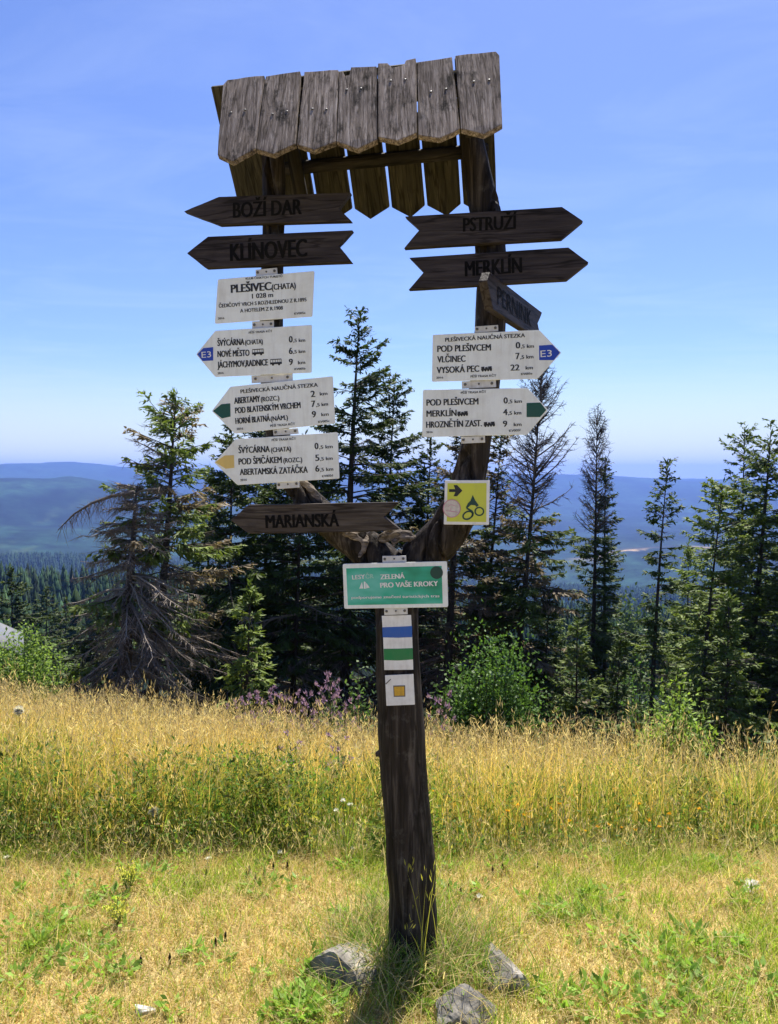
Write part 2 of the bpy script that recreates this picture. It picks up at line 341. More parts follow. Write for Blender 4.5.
def polar(name, r0, r1, nr, mat, kind):
    th = np.concatenate([np.linspace(-38, 38, 620), np.linspace(38, 322, 90)[1:-1]]); th = np.radians(th)
    rr = np.exp(np.linspace(math.log(r0), math.log(r1), nr)); A, R = np.meshgrid(th, rr)
    X = R * np.sin(A); Y = R * np.cos(A); Z = ground_z(X, Y); n = len(th)
    mb = MB(); i = np.arange(nr - 1)[:, None]; k = np.arange(n)[None, :]
    q = np.stack([i * n + k, i * n + (k + 1) % n, (i + 1) * n + (k + 1) % n, (i + 1) * n + k], -1).reshape(-1, 4)[:, ::-1]
    # fields, meadows and forest as colours of the land
    f1 = fbm(X / 420 + 3, Y / 520, 31, 5); f2 = fbm(X / 90, Y / 330, 77, 5); f3 = fbm(X / 45, Y / 55, 13, 3)
    forest = np.array([0.010, 0.026, 0.016]); meadow = np.array([0.030, 0.052, 0.022]); field = np.array([0.42, 0.30, 0.16]); leafw = np.array([0.05, 0.085, 0.025])
    C = np.ones((nr, n, 3)) * forest * (0.35 + 1.5 * f3[..., None]) * (0.6 + .8 * sstep(.4, .6, fbm(X / 200, Y / 420, 99, 4)))[..., None]
    c = CX + F * X / np.maximum(Y, 0.25 * R)
    low = sstep(1300, 1420, R) * (1 - sstep(1900, 2350, R)); w = sstep(0.48, 0.58, f2 * 0.75 + f1 * 0.25) * (0.2 + 0.8 * low)
    w = w * sstep(1320, 1420, R) * np.where(c < 420, 1.0, 0.55)
    C = C * (1 - w[..., None]) + (meadow * (0.8 + 0.5 * f3[..., None])) * w[..., None]
    fw = np.exp(-((np.log(R / 1800)) / 0.05) ** 2) * sstep(560, 610, c) * (1 - sstep(690, 740, c)) * sstep(0.33, 0.42, f2)
    C = C * (1 - fw[..., None]) + field * fw[..., None]
    nearw = 1 - sstep(8, 26, R); dry = fbm(X * 0.8, Y * 0.8, 41, 4)
    soil = np.stack([0.34 + 0.16 * dry, 0.28 + 0.12 * dry, 0.13 + 0.06 * dry], -1)
    under = np.array([0.022, 0.026, 0.012]); C = np.where((R < 60)[..., None], under * np.ones_like(C), C)
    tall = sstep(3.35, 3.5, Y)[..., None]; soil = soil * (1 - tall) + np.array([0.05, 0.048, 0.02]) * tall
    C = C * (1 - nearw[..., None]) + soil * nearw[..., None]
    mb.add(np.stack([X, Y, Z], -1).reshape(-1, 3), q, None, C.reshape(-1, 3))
    if r0 < 1:
        mb.add([(0, 0, gz(0, 0))] + list(np.stack([X[0], Y[0], Z[0]], -1)), None, [(0, (k + 1) % n + 1, k + 1) for k in range(n)], (0.3, 0.22, 0.1))
    o = mb.build(name, mat, None, True); tag(o, kind=kind); return o
def landmat():
    m, nt, out = new_mat('land'); L = nt.links
    a = N(nt, 'ShaderNodeAttribute', attribute_name='tint'); b = N(nt, 'ShaderNodeBsdfPrincipled', Roughness=0.95); b.inputs['Specular IOR Level'].default_value = 0.1
    n = N(nt, 'ShaderNodeTexNoise', Scale=38.0, Detail=6.0, Roughness=0.75); L.new(mapped(nt, (1, 1, 1)), n.inputs[0])
    n2 = N(nt, 'ShaderNodeTexNoise', Scale=0.035, Detail=8.0, Roughness=0.75); L.new(mapped(nt, (1, 1, 1)), n2.inputs[0])
    r = ramp(nt, [(0.25, (0.55, 0.52, 0.5)), (0.75, (1.35, 1.35, 1.3))]); L.new(n.outputs[0], r.inputs[0])
    r2 = ramp(nt, [(0.32, (0.3,) * 3), (0.68, (1.8,) * 3)]); L.new(n2.outputs[0], r2.inputs[0])
    c = mixc(nt, 1.0, a.outputs['Color'], r.outputs[0], 'MULTIPLY'); c = mixc(nt, 1.0, c, r2.outputs[0], 'MULTIPLY')
    L.new(c, b.inputs['Base Color']); L.new(b.outputs[0], out.inputs[0]); return m
M['land'] = landmat()
polar('ground', 0.4, 500, 260, M['land'], 'structure')
polar('hills', 500, 8000, 190, M['land'], 'structure')

# haze: one closed box of thin blue air round everything below the sky
def haze():
    me = MB(); box(me, (-8300, -8300, -900), (8300, 8300, 96))
    m, nt, out = new_mat('haze_air'); v = N(nt, 'ShaderNodeVolumePrincipled')
    v.inputs['Color'].default_value = (0.23, 0.40, 1.0, 1); v.inputs['Density'].default_value = 0.00018; v.inputs['Anisotropy'].default_value = 0.25
    nt.links.new(v.outputs[0], out.inputs['Volume'])
    tag(me.build('haze', m), kind='stuff')
HAZE = True
if HAZE: haze()

# ------------------------------------------------------------------ distant forest
def cone_tree(mb, X, Y, Z, H, R, C, sides=7, tiers=5):
    """many low spruces at once: jagged tiers of drooping points"""
    n = len(X); ang = np.arange(sides) * 2 * math.pi / sides
    for t in range(tiers):
        z0 = 0.06 + 0.94 * t / tiers; z1 = min(1.0, z0 + 1.75 / tiers)
        rad = R[:, None] * (1 - z0) ** 0.85 * rng.uniform(0.55, 1.15, (n, sides)); a = ang + rng.uniform(0, 6.28, (n, 1)) + rng.uniform(-.2, .2, (n, sides))
        ring = np.stack([X[:, None] + rad * np.cos(a), Y[:, None] + rad * np.sin(a), Z[:, None] + H[:, None] * (z0 + rng.uniform(-.04, .04, (n, sides)))], -1)
        top = np.stack([X, Y, Z + H * z1], -1)[:, None, :]
        v = np.concatenate([ring, top], 1)
        k = np.arange(sides); tr = np.stack([k, (k + 1) % sides, np.full(sides, sides)], -1)
        T = (np.arange(n)[:, None, None] * (sides + 1) + tr[None]).reshape(-1, 3)
        col = np.repeat((C * rng.uniform(0.75, 1.25, (n, 1)))[:, None, :], sides + 1, 1) * np.concatenate([rng.uniform(.8, 1.25, (n, sides, 1)), np.ones((n, 1, 1))], 1)
        mb.add(v.reshape(-1, 3), None, T, col.reshape(-1, 3))
def forest():
    mb = MB()
    def scatter(n, r0, r1, c0, c1, hmin, hmax, keep=None, base=(0.016, 0.036, 0.016), sides=7, tiers=5, p=0.5):
        u = rng.uniform(0, 1, n) ** p; r = r0 + (r1 - r0) * u; c = rng.uniform(c0, c1, n); th = np.arctan((c - CX) / F)
        X = r * np.sin(th); Y = r * np.cos(th); Z = ground_z(X, Y)
        H = rng.uniform(hmin, hmax, n)
        col = np.array(base) * rng.uniform(0.6, 1.7, (n, 1)) * np.array([1, 1, 1]) + rng.uniform(0, .012, (n, 1)) * np.array([1, 1, 0.2])
        cone_tree(mb, X, Y, Z - 0.3, H, H * rng.uniform(0.15, 0.22, n), col, sides, tiers)
    scatter(900, 70, 160, -350, 330, 5, 9, p=0.7)
    scatter(3800, 150, 430, -350, 420, 7, 13)
    scatter(900, 90, 300, 300, 1150, 6, 11, p=0.7)
    scatter(2600, 300, 800, 330, 1150, 8, 14)
    scatter(9000, 800, 1330, -350, 1150, 11, 18, sides=5, tiers=3)
    tag(mb.build('forest', M['fartree']), kind='stuff')
forest()

# ------------------------------------------------------------------ the signpost
YAW = math.radians(10)
PU = Vector((math.cos(YAW), -math.sin(YAW), 0)); PN = Vector((-math.sin(YAW), -math.cos(YAW), 0)); PZ = Vector((0, 0, 1))
PO = at(397, 600, 2.56)                                   # a point of the plane the fork of the trunk lies in
PXM = 2.63 / F                                            # metres to a pixel at the post
def pp(px, py, off=0.0): return hit(px, py, PO + PN * off, PN)

def remesh(me, voxel):
    o = bpy.data.objects.new('remesh_tmp', me); COL.objects.link(o)
    md = o.modifiers.new('r', 'REMESH'); md.mode = 'VOXEL'; md.voxel_size = voxel; md.use_smooth_shade = True
    dg = bpy.context.evaluated_depsgraph_get(); dg.update()
    m2 = bpy.data.meshes.new_from_object(o.evaluated_get(dg)); bpy.data.objects.remove(o); return m2
def spline(pts, n):
    """Catmull-Rom through rows of numbers"""
    P = np.array(pts, float); P = np.vstack([2 * P[0] - P[1], P, 2 * P[-1] - P[-2]]); out = []
    for i in range(1, len(P) - 2):
        for t in np.linspace(0, 1, n, endpoint=False):
            a, b, c, d = P[i - 1], P[i], P[i + 1], P[i + 2]
            out.append(0.5 * (2 * b + (c - a) * t + (2 * a - 5 * b + 4 * c - d) * t * t + (3 * b - a - 3 * c + d) * t ** 3))
    out.append(P[-2]); return np.array(out)
def px_tube(mb, rows, n=16, sub=6, wob=0.05, seed=0):
    S = spline(rows, sub); pts = [pp(a, b, o) for a, b, r, o in S]; rad = [(r - .7) * PXM * (1 + wob * mnoise.noise(Vector((seed, i * 0.35, 0)))) for i, (a, b, r, o) in enumerate(S)]
    tube(mb, pts, rad, n)

post = empty('signpost', pp(413, 955))
tag(post, 'forked dark tree-trunk post with a small shingle roof carrying all the signs', 'signpost')
ROOTLOC = Vector(post.location)
def pchild(name, me, mat, parent=None):
    if mat: me.materials.clear(); me.materials.append(mat)
    o = link(name, me, parent or post)
    if parent is None: o.location = -ROOTLOC
    return o
mb = MB()
px_tube(mb, [(414, 1035, 28, 0), (413.5, 985, 27, 0), (413.5, 950, 25.5, 0), (413, 900, 25.3, 0), (408.5, 835, 24, 0), (402.5, 765, 23, 0), (401, 700, 22.5, 0), (397.5, 640, 21.5, 0), (396, 595, 22.5, 0), (396, 565, 22, 0)], seed=1)
px_tube(mb, [(398, 600, 19, 0), (389, 572, 20, 0), (367, 549, 19, 0), (338, 528, 16.5, 0), (314, 507, 14.5, 0), (296, 484, 13, 0), (283, 455, 12.5, 0), (275, 415, 12.5, 0), (271.5, 360, 12.5, 0), (271.5, 300, 12.5, 0), (272.5, 240, 12, 0), (273.5, 190, 11.5, 0), (273, 150, 11, 0), (272, 128, 10, 0)], seed=2)
px_tube(mb, [(396, 600, 19, 0), (405, 574, 21, 0), (424, 555, 21.5, 0), (446, 532, 20, 0), (462, 502, 17.5, 0), (471, 470, 16, 0), (477.5, 440, 15, 0), (485, 385, 14.8, 0), (489.5, 330, 15, 0), (490, 270, 15, 0), (488, 228, 15, 0), (482, 195, 14, 0), (474, 155, 12.5, 0), (470, 128, 10, 0)], seed=3)
tube(mb, [pp(388, 752, 0.0), pp(376, 754, 0.01)], [0.012, 0.007], 8)
for a, b, da, db, r in ((404, 800, 14, -6, .013), (290, 470, -14, -6, .013), (470, 515, 14, 4, .016)):
    tube(mb, [pp(a, b, 0.03), pp(a + da, b + db, 0.05)], [r, r * .7], 8)
pm = remesh(mb.mesh('trunk'), 0.0042)
nv = len(pm.vertices); co = np.zeros(nv * 3, np.float32); no = np.zeros(nv * 3, np.float32)
pm.vertices.foreach_get('co', co); pm.vertices.foreach_get('normal', no); co = co.reshape(-1, 3); no = no.reshape(-1, 3)
disp = np.array([0.010 * mnoise.noise(Vector((x * 6, y * 6, z * 2.2))) + 0.0050 * mnoise.noise(Vector((x * 26, y * 26, z * 3.5)))
                 - 0.022 * max(0, 0.055 - abs(mnoise.noise(Vector((x * 8 + 5, y * 8, z * 0.8))))) / 0.055 for x, y, z in co.astype(float)], np.float32)
pm.vertices.foreach_set('co', (co + no * disp[:, None]).ravel()); pm.update()
for p in pm.polygons: p.use_smooth = True
trunk = pchild('trunk', pm, M['post'])
# bare, barkless branch wood on the inner side of the fork
mb = MB()
px_tube(mb, [(332, 524, 5, .035), (345, 532, 8, .04), (362, 540, 8.5, .035), (376, 541, 6, .02), (391, 535, 8, .03), (404, 536, 8.5, .025), (416, 538, 5.5, .02), (430, 530, 4.2, .02), (443, 518, 3.8, .02), (452, 505, 3, .015)], 10, 5, 0.25, 5)
px_tube(mb, [(366, 540, 6, .04), (363, 550, 5.5, .06), (358, 558, 3, .075)], 8, 4, 0.2, 6)
px_tube(mb, [(396, 538, 5, .04), (394, 545, 5, .055), (393, 549, 2.5, .062)], 8, 4, 0.2, 7)
px_tube(mb, [(297, 476, 5, .03), (306, 484, 6, .035), (317, 496, 5.5, .03), (326, 507, 4, .02)], 8, 4, 0.2, 8)
bm_ = remesh(mb.mesh('bare_branch'), 0.0035)
co = np.array([v.co[:] for v in bm_.vertices]); no = np.array([v.normal[:] for v in bm_.vertices])
d = np.array([0.006 * mnoise.noise(Vector(p) * 24) + 0.005 * mnoise.noise(Vector((p[0] * 30, p[1] * 90, p[2] * 90))) - 0.006 for p in co]); bm_.vertices.foreach_set('co', (co + no * d[:, None]).astype(np.float32).ravel()); bm_.update()
for p in bm_.polygons: p.use_smooth = True
pchild('bare_branch', bm_, M['bare'])

# little gable roof
RR = math.radians(1.2)
RU = PU * math.cos(RR) + PZ * math.sin(RR); RV = PZ * math.cos(RR) - PU * math.sin(RR)
ridge_o = pp(360, 68, 0.0)
SL = math.atan2(0.40, 0.29)
def slope_axes(side):                                      # side +1 front, -1 back
    down = (PN * (side * math.cos(SL)) - RV * math.sin(SL)).normalized(); nrm = RU.cross(down) * (1 if side > 0 else -1)
    nrm = nrm.normalized()
    if nrm.z < 0: nrm = -nrm
    return down, nrm
roof = empty('roof', (0, 0, 0)); roof.parent = post; roof.location = ridge_o - ROOTLOC
def board_obj(name, outline, th, mat, parent, mw_local, bevel=0.002, rough=0.0, seed=0, mats=None):
    """outline in metres on the board's own face, solid of thickness th behind z = 0"""
    b = bmesh.new(); vs = [b.verts.new((x, y, 0)) for x, y in outline]; f = b.faces.new(vs); f.normal_update()
    if f.normal.z < 0: f.normal_flip()
    r = bmesh.ops.extrude_face_region(b, geom=[f]); vv = [e for e in r['geom'] if isinstance(e, bmesh.types.BMVert)]
    for v in vv: v.co.z -= th
    bmesh.ops.recalc_face_normals(b, faces=b.faces)
    if bevel: bmesh.ops.bevel(b, geom=list(b.edges), offset=bevel, segments=2, affect='EDGES', profile=0.6)
    if rough:
        bmesh.ops.triangulate(b, faces=[f for f in b.faces if len(f.verts) > 4])
        bmesh.ops.subdivide_edges(b, edges=[e for e in b.edges if e.calc_length() > 0.03], cuts=3, use_grid_fill=True)
        for v in b.verts:
            v.co += Vector((mnoise.noise(v.co * 22 + Vector((seed, 0, 0))), mnoise.noise(v.co * 22 + Vector((seed, 9, 0))), 1.2 * mnoise.noise(v.co * 14 + Vector((seed, 0, 9))))) * rough
    me = bpy.data.meshes.new(name); b.to_mesh(me); b.free(); me.materials.append(mat)
    o = link(name, me, parent); o.matrix_local = mw_local; return o
def frame(o, x, y, z):
    m = Matrix.Identity(4)
    for i, a in enumerate((x, y, z)):
        for k in range(3): m[k][i] = a[k]
    for k in range(3): m[k][3] = o[k]
    return m
fd, fn = slope_axes(1); bd, bn = slope_axes(-1)
fr_o = ridge_o + fn * 0.014
def on_front(px, py):
    p = hit(px, py, fr_o, fn) - fr_o; return (p.dot(RU), -p.dot(fd))
front = [
    [(222.7, 84), (227, 79), (264.4, 75.4), (255.2, 147.5), (232.5, 160.6), (216.8, 153.4)],
    [(265.6, 75.6), (300.4, 71), (295.3, 143), (274, 152.9), (255.9, 148)],
    [(304.0, 70.4), (338.2, 68.6), (335.9, 140.5), (314, 149), (296.5, 143)],
    [(339.2, 71), (343, 71), (345, 75), (349, 74), (351, 67), (376.5, 65.5), (377.0, 138), (357, 147.3), (336.9, 140.5)],
    [(378.2, 64.5), (388, 64.2), (392, 69), (397, 68), (404, 66), (406, 61.5), (415.8, 60), (416.8, 133.3), (398, 141.7), (377.9, 137)],
    [(417.2, 61), (440, 58.5), (451.8, 56), (460.1, 127.5), (439.5, 137), (417.8, 133)],
    [(455.2, 56), (470, 53.8), (496, 52.4), (499.5, 56), (502.2, 124), (483.8, 134), (461.2, 128.4)],
]
for i, poly in enumerate(front):
    pts = [on_front(*p) for p in poly]; k = random.uniform(-.004, .004)
    cxx = sum(p[0] for p in pts) / len(pts); cyy = sum(p[1] for p in pts) / len(pts)
    lft = np.array(pts[-1]) - np.array(pts[0]); k2 = max(range(len(pts)), key=lambda q: pts[q][0] + pts[q][1]); rgt_ = np.array(max(pts[2:], key=lambda p: p[0] - p[1])) - np.array(pts[k2])
    gd = lft / np.linalg.norm(lft) + rgt_ / np.linalg.norm(rgt_); ga = math.atan2(gd[0], -gd[1])
    pts = [((p[0] - cxx) * math.cos(ga) + (p[1] - cyy) * math.sin(ga), -(p[0] - cxx) * math.sin(ga) + (p[1] - cyy) * math.cos(ga)) for p in pts]
    rt = Matrix.Rotation(ga, 4, 'Z') @ Matrix.Rotation(random.uniform(-.014, .014), 4, 'Y') @ Matrix.Rotation(random.uniform(-.006, .006), 4, 'X')
    mw = frame(fr_o - ridge_o + RU * cxx - fd * cyy + fn * k, RU, -fd, fn) @ rt
    board_obj('roof_board', pts, 0.017, M['roof'], roof, mw, 0.0025, 0.0022, i * 3.1)
    for fx in (-.22, .24):                                  # two rusty nails to a board
        nb = MB(); q = fr_o + RU * (cxx + fx * .1) - fd * (cyy + random.uniform(.015, .03)) + fn * (k + .0005); a = q - ridge_o
        tube(nb, [tuple(a), tuple(a + fn * .0025), tuple(a + fn * .0032)], [.0042, .004, .002], 8); nb.build('nail', M['bolt'], roof)
bk_o = ridge_o + bn * 0.012
def on_back(px, py):
    p = hit(px, py, bk_o, bn) - bk_o; return (p.dot(RU), -p.dot(bd))
xb = [240, 283.5, 318.3, 354.2, 391.2, 426.4, 462.3, 498]
ridge_u0, ridge_u1 = on_front(222, 83)[0], on_front(501, 53)[0]
for i in range(7):
    yb = 209 - (xb[i] - 318) * 0.045; yb2 = 209 - (xb[i + 1] - 318) * 0.045; xm = (xb[i] + xb[i + 1]) / 2
    a, b2, c = on_back(xb[i] + 1.4, yb), on_back(xm + random.uniform(-3, 3), (yb + yb2) / 2 + 11), on_back(xb[i + 1] - 1.4, yb2)
    jit = random.uniform(-.004, .004)
    pts = [(a[0] + jit, -0.004), (a[0], a[1]), b2, c, (c[0] + jit * .6, -0.004)]
    if i == 0: pts = [(p[0] - 0.0, p[1]) for p in pts]
    cxx = sum(p[0] for p in pts) / len(pts); cyy = sum(p[1] for p in pts) / len(pts)
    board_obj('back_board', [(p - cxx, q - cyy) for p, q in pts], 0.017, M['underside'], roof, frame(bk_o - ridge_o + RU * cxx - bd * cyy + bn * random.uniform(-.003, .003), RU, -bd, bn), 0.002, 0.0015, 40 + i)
# battens under both slopes, rafters and the ridge pole
def bar(name, a, b, w, h, up, mat, parent):
    d = (b - a); Ln = d.length; x = d.normalized(); z = (up - x * up.dot(x)).normalized(); y = z.cross(x)
    m = MB(); box(m, (0, -w / 2, -h / 2), (Ln, w / 2, h / 2)); me = m.mesh(name)
    bmm = bmesh.new(); bmm.from_mesh(me); bmesh.ops.bevel(bmm, geom=list(bmm.edges), offset=0.004, segments=2, affect='EDGES'); bmm.to_mesh(me); bmm.free()
    me.materials.append(mat); o = link(name, me, parent); o.matrix_local = frame(a - ridge_o, x, y, z); return o
u0, u1 = ridge_u0 + 0.03, ridge_u1 - 0.03
for dn, nn, s in ((bd, bn, 0.28), (fd, fn, 0.15), (fd, fn, 0.30)):
    p = ridge_o + dn * s - nn * 0.024
    bar('batten', p + RU * (u0 + (0.06 if s == 0.28 else 0.02)), p + RU * (u1 - 0.02), 0.040, 0.032, nn, M['beam'], roof)
for u in (on_front(272, 110)[0], on_front(470, 95)[0]):
    for dn, nn in ((bd, bn), (fd, fn)):
        p = ridge_o - nn * 0.062 + RU * u
        bar('rafter', p + dn * 0.03, p + dn * (0.33 if dn is fd else 0.44), 0.042, 0.036, nn, M['beam'], roof)
bar('ridge_pole', ridge_o - RV * 0.075 + RU * u0, ridge_o - RV * 0.075 + RU * u1, 0.045, 0.05, RV, M['beam'], roof)

# ------------------------------------------------------------------ lettering
_t = bpy.data.curves.new('measure', 'FONT'); _t.body = 'H'
_o = bpy.data.objects.new('measure', _t); COL.objects.link(_o); bpy.context.view_layer.update()
CAP = _o.dimensions.y; bpy.data.objects.remove(_o)
def text_mesh(s, bold=0.0, ext=0.0):
    c = bpy.data.curves.new('lettering_tmp', 'FONT'); c.body = s; c.offset = bold; c.resolution_u = 3; c.extrude = 0.0
    o = bpy.data.objects.new('lettering_tmp', c); COL.objects.link(o)
    dg = bpy.context.evaluated_depsgraph_get(); dg.update()
    me = bpy.data.meshes.new_from_object(o.evaluated_get(dg)); bpy.data.objects.remove(o); bpy.data.curves.remove(c)
    V = np.array([v.co[:] for v in me.vertices]); P = [tuple(p.vertices) for p in me.polygons]; bpy.data.meshes.remove(me); return V, P

class Sign:
    """a flat sign standing in a vertical plane; its own axes are x along the sign, y up, z out of the face"""
    def __init__(s, name, label, cat, centre_px, off, zoom=(0, 0, 1), group=None, u=None, n=None, o=None):
        s.u = u or PU; s.n = n or PN
        s.z = zoom; x, y = s.px(*centre_px); s.po = o or (PO + PN * off); s.o = o or hit(x, y, s.po, s.n)
        s.root = empty(name); s.root.matrix_world = frame(s.o, s.u, PZ, s.n); tag(s.root, label, cat, group); s.parts = {}
    def px(s, x, y): return s.z[0] + x / s.z[2], s.z[1] + y / s.z[2]
    def loc(s, x, y):
        p = hit(*s.px(x, y), s.po, s.n) - s.o; return np.array((p.dot(s.u), p.z))
    def poly(s, pts): return [tuple(s.loc(*p)) for p in pts]
    def panel(s, pts, th, mat, name='panel', rough=0, bevel=0.0015, round_=0, seed=0):
        P = s.poly(pts)
        if round_:
            Q = []
            for i, p in enumerate(P):
                p = Vector(p); a = Vector(P[i - 1]); b = Vector(P[(i + 1) % len(P)]); d1 = (a - p).normalized() * round_; d2 = (b - p).normalized() * round_
                for t in (0, .25, .5, .75, 1): Q.append(tuple(p + d1 * (1 - t) ** 2 + d2 * t ** 2))
            P = Q
        return board_obj(name, P, th, mat, s.root, Matrix.Identity(4), bevel, rough, seed)
    def flat(s, name, polys, mat, parent=None, z=0.0006, th=0.0004):
        """thin printed shapes; polys are lists of points in metres"""
        b = bmesh.new()
        for pts in polys:
            f = b.faces.new([b.verts.new((p[0], p[1], z)) for p in pts]); f.normal_update()
            if f.normal.z < 0: f.normal_flip()
            r = bmesh.ops.extrude_face_region(b, geom=[f])
            for e in r['geom']:
                if isinstance(e, bmesh.types.BMVert): e.co.z -= th
        bmesh.ops.recalc_face_normals(b, faces=b.faces)
        me = bpy.data.meshes.new(name); b.to_mesh(me); b.free(); me.materials.append(mat); return link(name, me, parent or s.root)
    def lettering(s, items, mat, parent=None, name='lettering', z=0.0007, icons=(), carve=False):
        """items: (text, x0, y0, x1, y1, cap height[, bold]) on the zoomed reference"""
        mb = MB()
        for it in items:
            t, x0, y0, x1, y1, h = it[:6]; bold = it[6] if len(it) > 6 else 0.012
            V, P = text_mesh(t); a = s.loc(x0, y0); b = s.loc(x1, y1); ex = b - a; W = np.linalg.norm(ex); ex /= W; ey = np.array((-ex[1], ex[0]))
            hh = s.loc(x0, y0 - h)[1] - a[1]
            X = (V[:, 0] - V[:, 0].min()) / (V[:, 0].max() - V[:, 0].min()) * W; Y = V[:, 1] / CAP * hh
            v = a[None] + X[:, None] * ex + Y[:, None] * ey; v = np.column_stack([v, np.full(len(v), z)])
            q = [p for p in P if len(p) == 4]; tr = [p for p in P if len(p) == 3]
            for p in P:
                if len(p) > 4: tr += [(p[0], p[i], p[i + 1]) for i in range(1, len(p) - 1)]
            for sh, dz in ((-.5, 0), (.5, .00005), (0, .0001), (-.25, .00015), (.25, .0002)) if bold else ((0, 0),):
                mb.add(v + np.array((*(ex * sh * (bold * 4.0 + .055) * hh), dz)), q, tr)
        for kind, x0, y0, x1, y1, h in icons:
            a = s.loc(x0, y0); b = s.loc(x1, y1); ex = b - a; ey = np.array((-ex[1], ex[0])); ey = ey / np.linalg.norm(ey) * (s.loc(x0, y0 - h)[1] - a[1])
            def rc(u0_, v0_, u1_, v1_):
                c = [a + ex * u + ey * v for u, v in ((u0_, v0_), (u1_, v0_), (u1_, v1_), (u0_, v1_))]
                mb.add([(p[0], p[1], z) for p in c], [(0, 1, 2, 3)])
            def disc(u, v, r, k=10):
                L_ = np.linalg.norm(ex); c = a + ex * u + ey * v
                mb.add([(c[0], c[1], z)] + [(c[0] + r * L_ * math.cos(w), c[1] + r * L_ * math.sin(w), z + .0001) for w in np.linspace(0, 2 * math.pi, k, endpoint=False)], None, [(0, i + 1, (i + 1) % k + 1) for i in range(k)])
            if kind == 'bus':
                rc(0.0, .22, 1.0, .50); rc(.03, .84, .97, .95)
                for u in (0.0, .21, .42, .63, .82, .95): rc(u + .01, .501, u + .05, .839)
                disc(.24, .20, .10); disc(.76, .20, .10)
            else:
                rc(0.0, .30, .96, .60); rc(.02, .601, .30, .95); rc(.36, .601, .58, .84); rc(.62, .601, .94, .93)
                for u in (.14, .38, .62, .86): disc(u, .24, .10)
        return mb.build(name, mat, parent or s.root)
    def bracket(s, quad, holes=3, mat='bracket', back=0.006):
        P = s.poly(quad); o = board_obj('bracket', P, 0.004, M[mat], s.root, Matrix.Translation((0, 0, -back)), 0.0008)
        a, b, c, d = [np.array(p) for p in P]
        for k in range(holes):
            f = (k + 0.5) / holes if holes > 2 else (0.2, 0.8)[k]; f = (0.1, .5, .88)[k] if holes == 3 else f
            m = (a * (1 - f) + b * f) * 0.55 + (d * (1 - f) + c * f) * 0.45
            mb = MB(); r = 0.0045 if k != 1 or holes != 3 else 0.003
            tube(mb, [(m[0], m[1], 0.0), (m[0], m[1], 0.0025), (m[0], m[1], 0.0032)], [r, r * .95, r * .5], 10); mb.build('bolt', M['bolt'], o)
        return o

# ---- carved wooden arrows
Z0 = (0, 0, 1)
def wooden(label, outline, text, off, mat='arrow', zoom=Z0, bold=0.009, th=0.028, seed=0, extra=()):
    c = (sum(p[0] for p in outline) / len(outline), sum(p[1] for p in outline) / len(outline))
    s = Sign('wooden_arrow_sign', label, 'sign', c, off, zoom); s.panel(outline, th, M[mat], 'board', 0.0012, 0.003, seed=seed)
    s.lettering([(*text, bold)], M['carve'], z=0.0019); return s
wooden('topmost left dark wooden arrow carved BOŽÍ DAR under the roof', [(183.4, 211.5), (218.8, 196.6), (350.5, 192.3), (338.5, 207.8), (351.5, 221), (218.8, 224.6)], ('BOŽÍ DAR', 233.7, 218.0, 301.5, 214.4, 15), 0.075, seed=1)
wooden('dark wooden arrow carved KLÍNOVEC with a fishtail end', [(186.7, 253.1), (207.8, 236.4), (352.8, 230), (338.4, 245.4), (351.8, 261.9), (205.2, 267.8)], ('KLÍNOVEC', 230.9, 261.2, 306.8, 256.5, 17), 0.075, seed=2)
ZR = (400, 195, 3.89)
wooden('topmost right dark wooden arrow carved PSTRUŽÍ', [(18, 83), (75, 135), (15, 207), (628, 170), (713, 100), (630, 45)], ('PSTRUŽÍ', 247, 143, 452, 132, 52), 0.078, zoom=ZR, seed=3)
wooden('dark wooden arrow carved MERKLÍN pointing right', [(35, 243), (92, 300), (33, 368), (648, 330), (735, 262), (655, 203)], ('MERKLÍN', 255, 317, 473, 302, 58), 0.078, zoom=ZR, seed=4)
ZM = (220, 480, 4.095)
wooden('grey weathered wooden arrow carved MARIANSKÁ above the fork of the trunk', [(42, 165), (115, 103), (732, 90), (671, 150), (738, 203), (640, 212), (118, 220)], ('MARIANSKÁ', 190, 197, 487, 190, 52), 0.085, 'arrow_grey', ZM, seed=5, bold=0.012)
# the one that points away to the back right
a_ = math.radians(65); SU = Vector((math.cos(a_), math.sin(a_), 0)); SN = Vector((math.sin(a_), -math.cos(a_), 0))
s = Sign('wooden_arrow_sign', 'short dark wooden arrow turned edge-on, leading away behind the right post', 'sign', (489, 287), 0, u=SU, n=SN, o=at(487, 287, 2.27))
ol = [(0.0, 0.018), (0.028, 0.050), (0.66, 0.050), (0.60, 0.0), (0.66, -0.052), (0.060, -0.052)]
board_obj('board', ol, 0.028, M['arrow'], s.root, Matrix.Identity(4), 0.003, 0.0012, 6)
V, P = text_mesh('PERNINK'); mb = MB(); X = (V[:, 0] - V[:, 0].min()) / (V[:, 0].max() - V[:, 0].min()) * 0.40 + 0.10
mb.add(np.column_stack([X, V[:, 1] / CAP * 0.055 - 0.030, np.full(len(X), 0.0019)]), [p for p in P if len(p) == 4], [p for p in P if len(p) == 3] + [(p[0], p[i], p[i + 1]) for p in P if len(p) > 4 for i in range(1, len(p) - 1)])
mb.build('lettering', M['carve'], s.root)

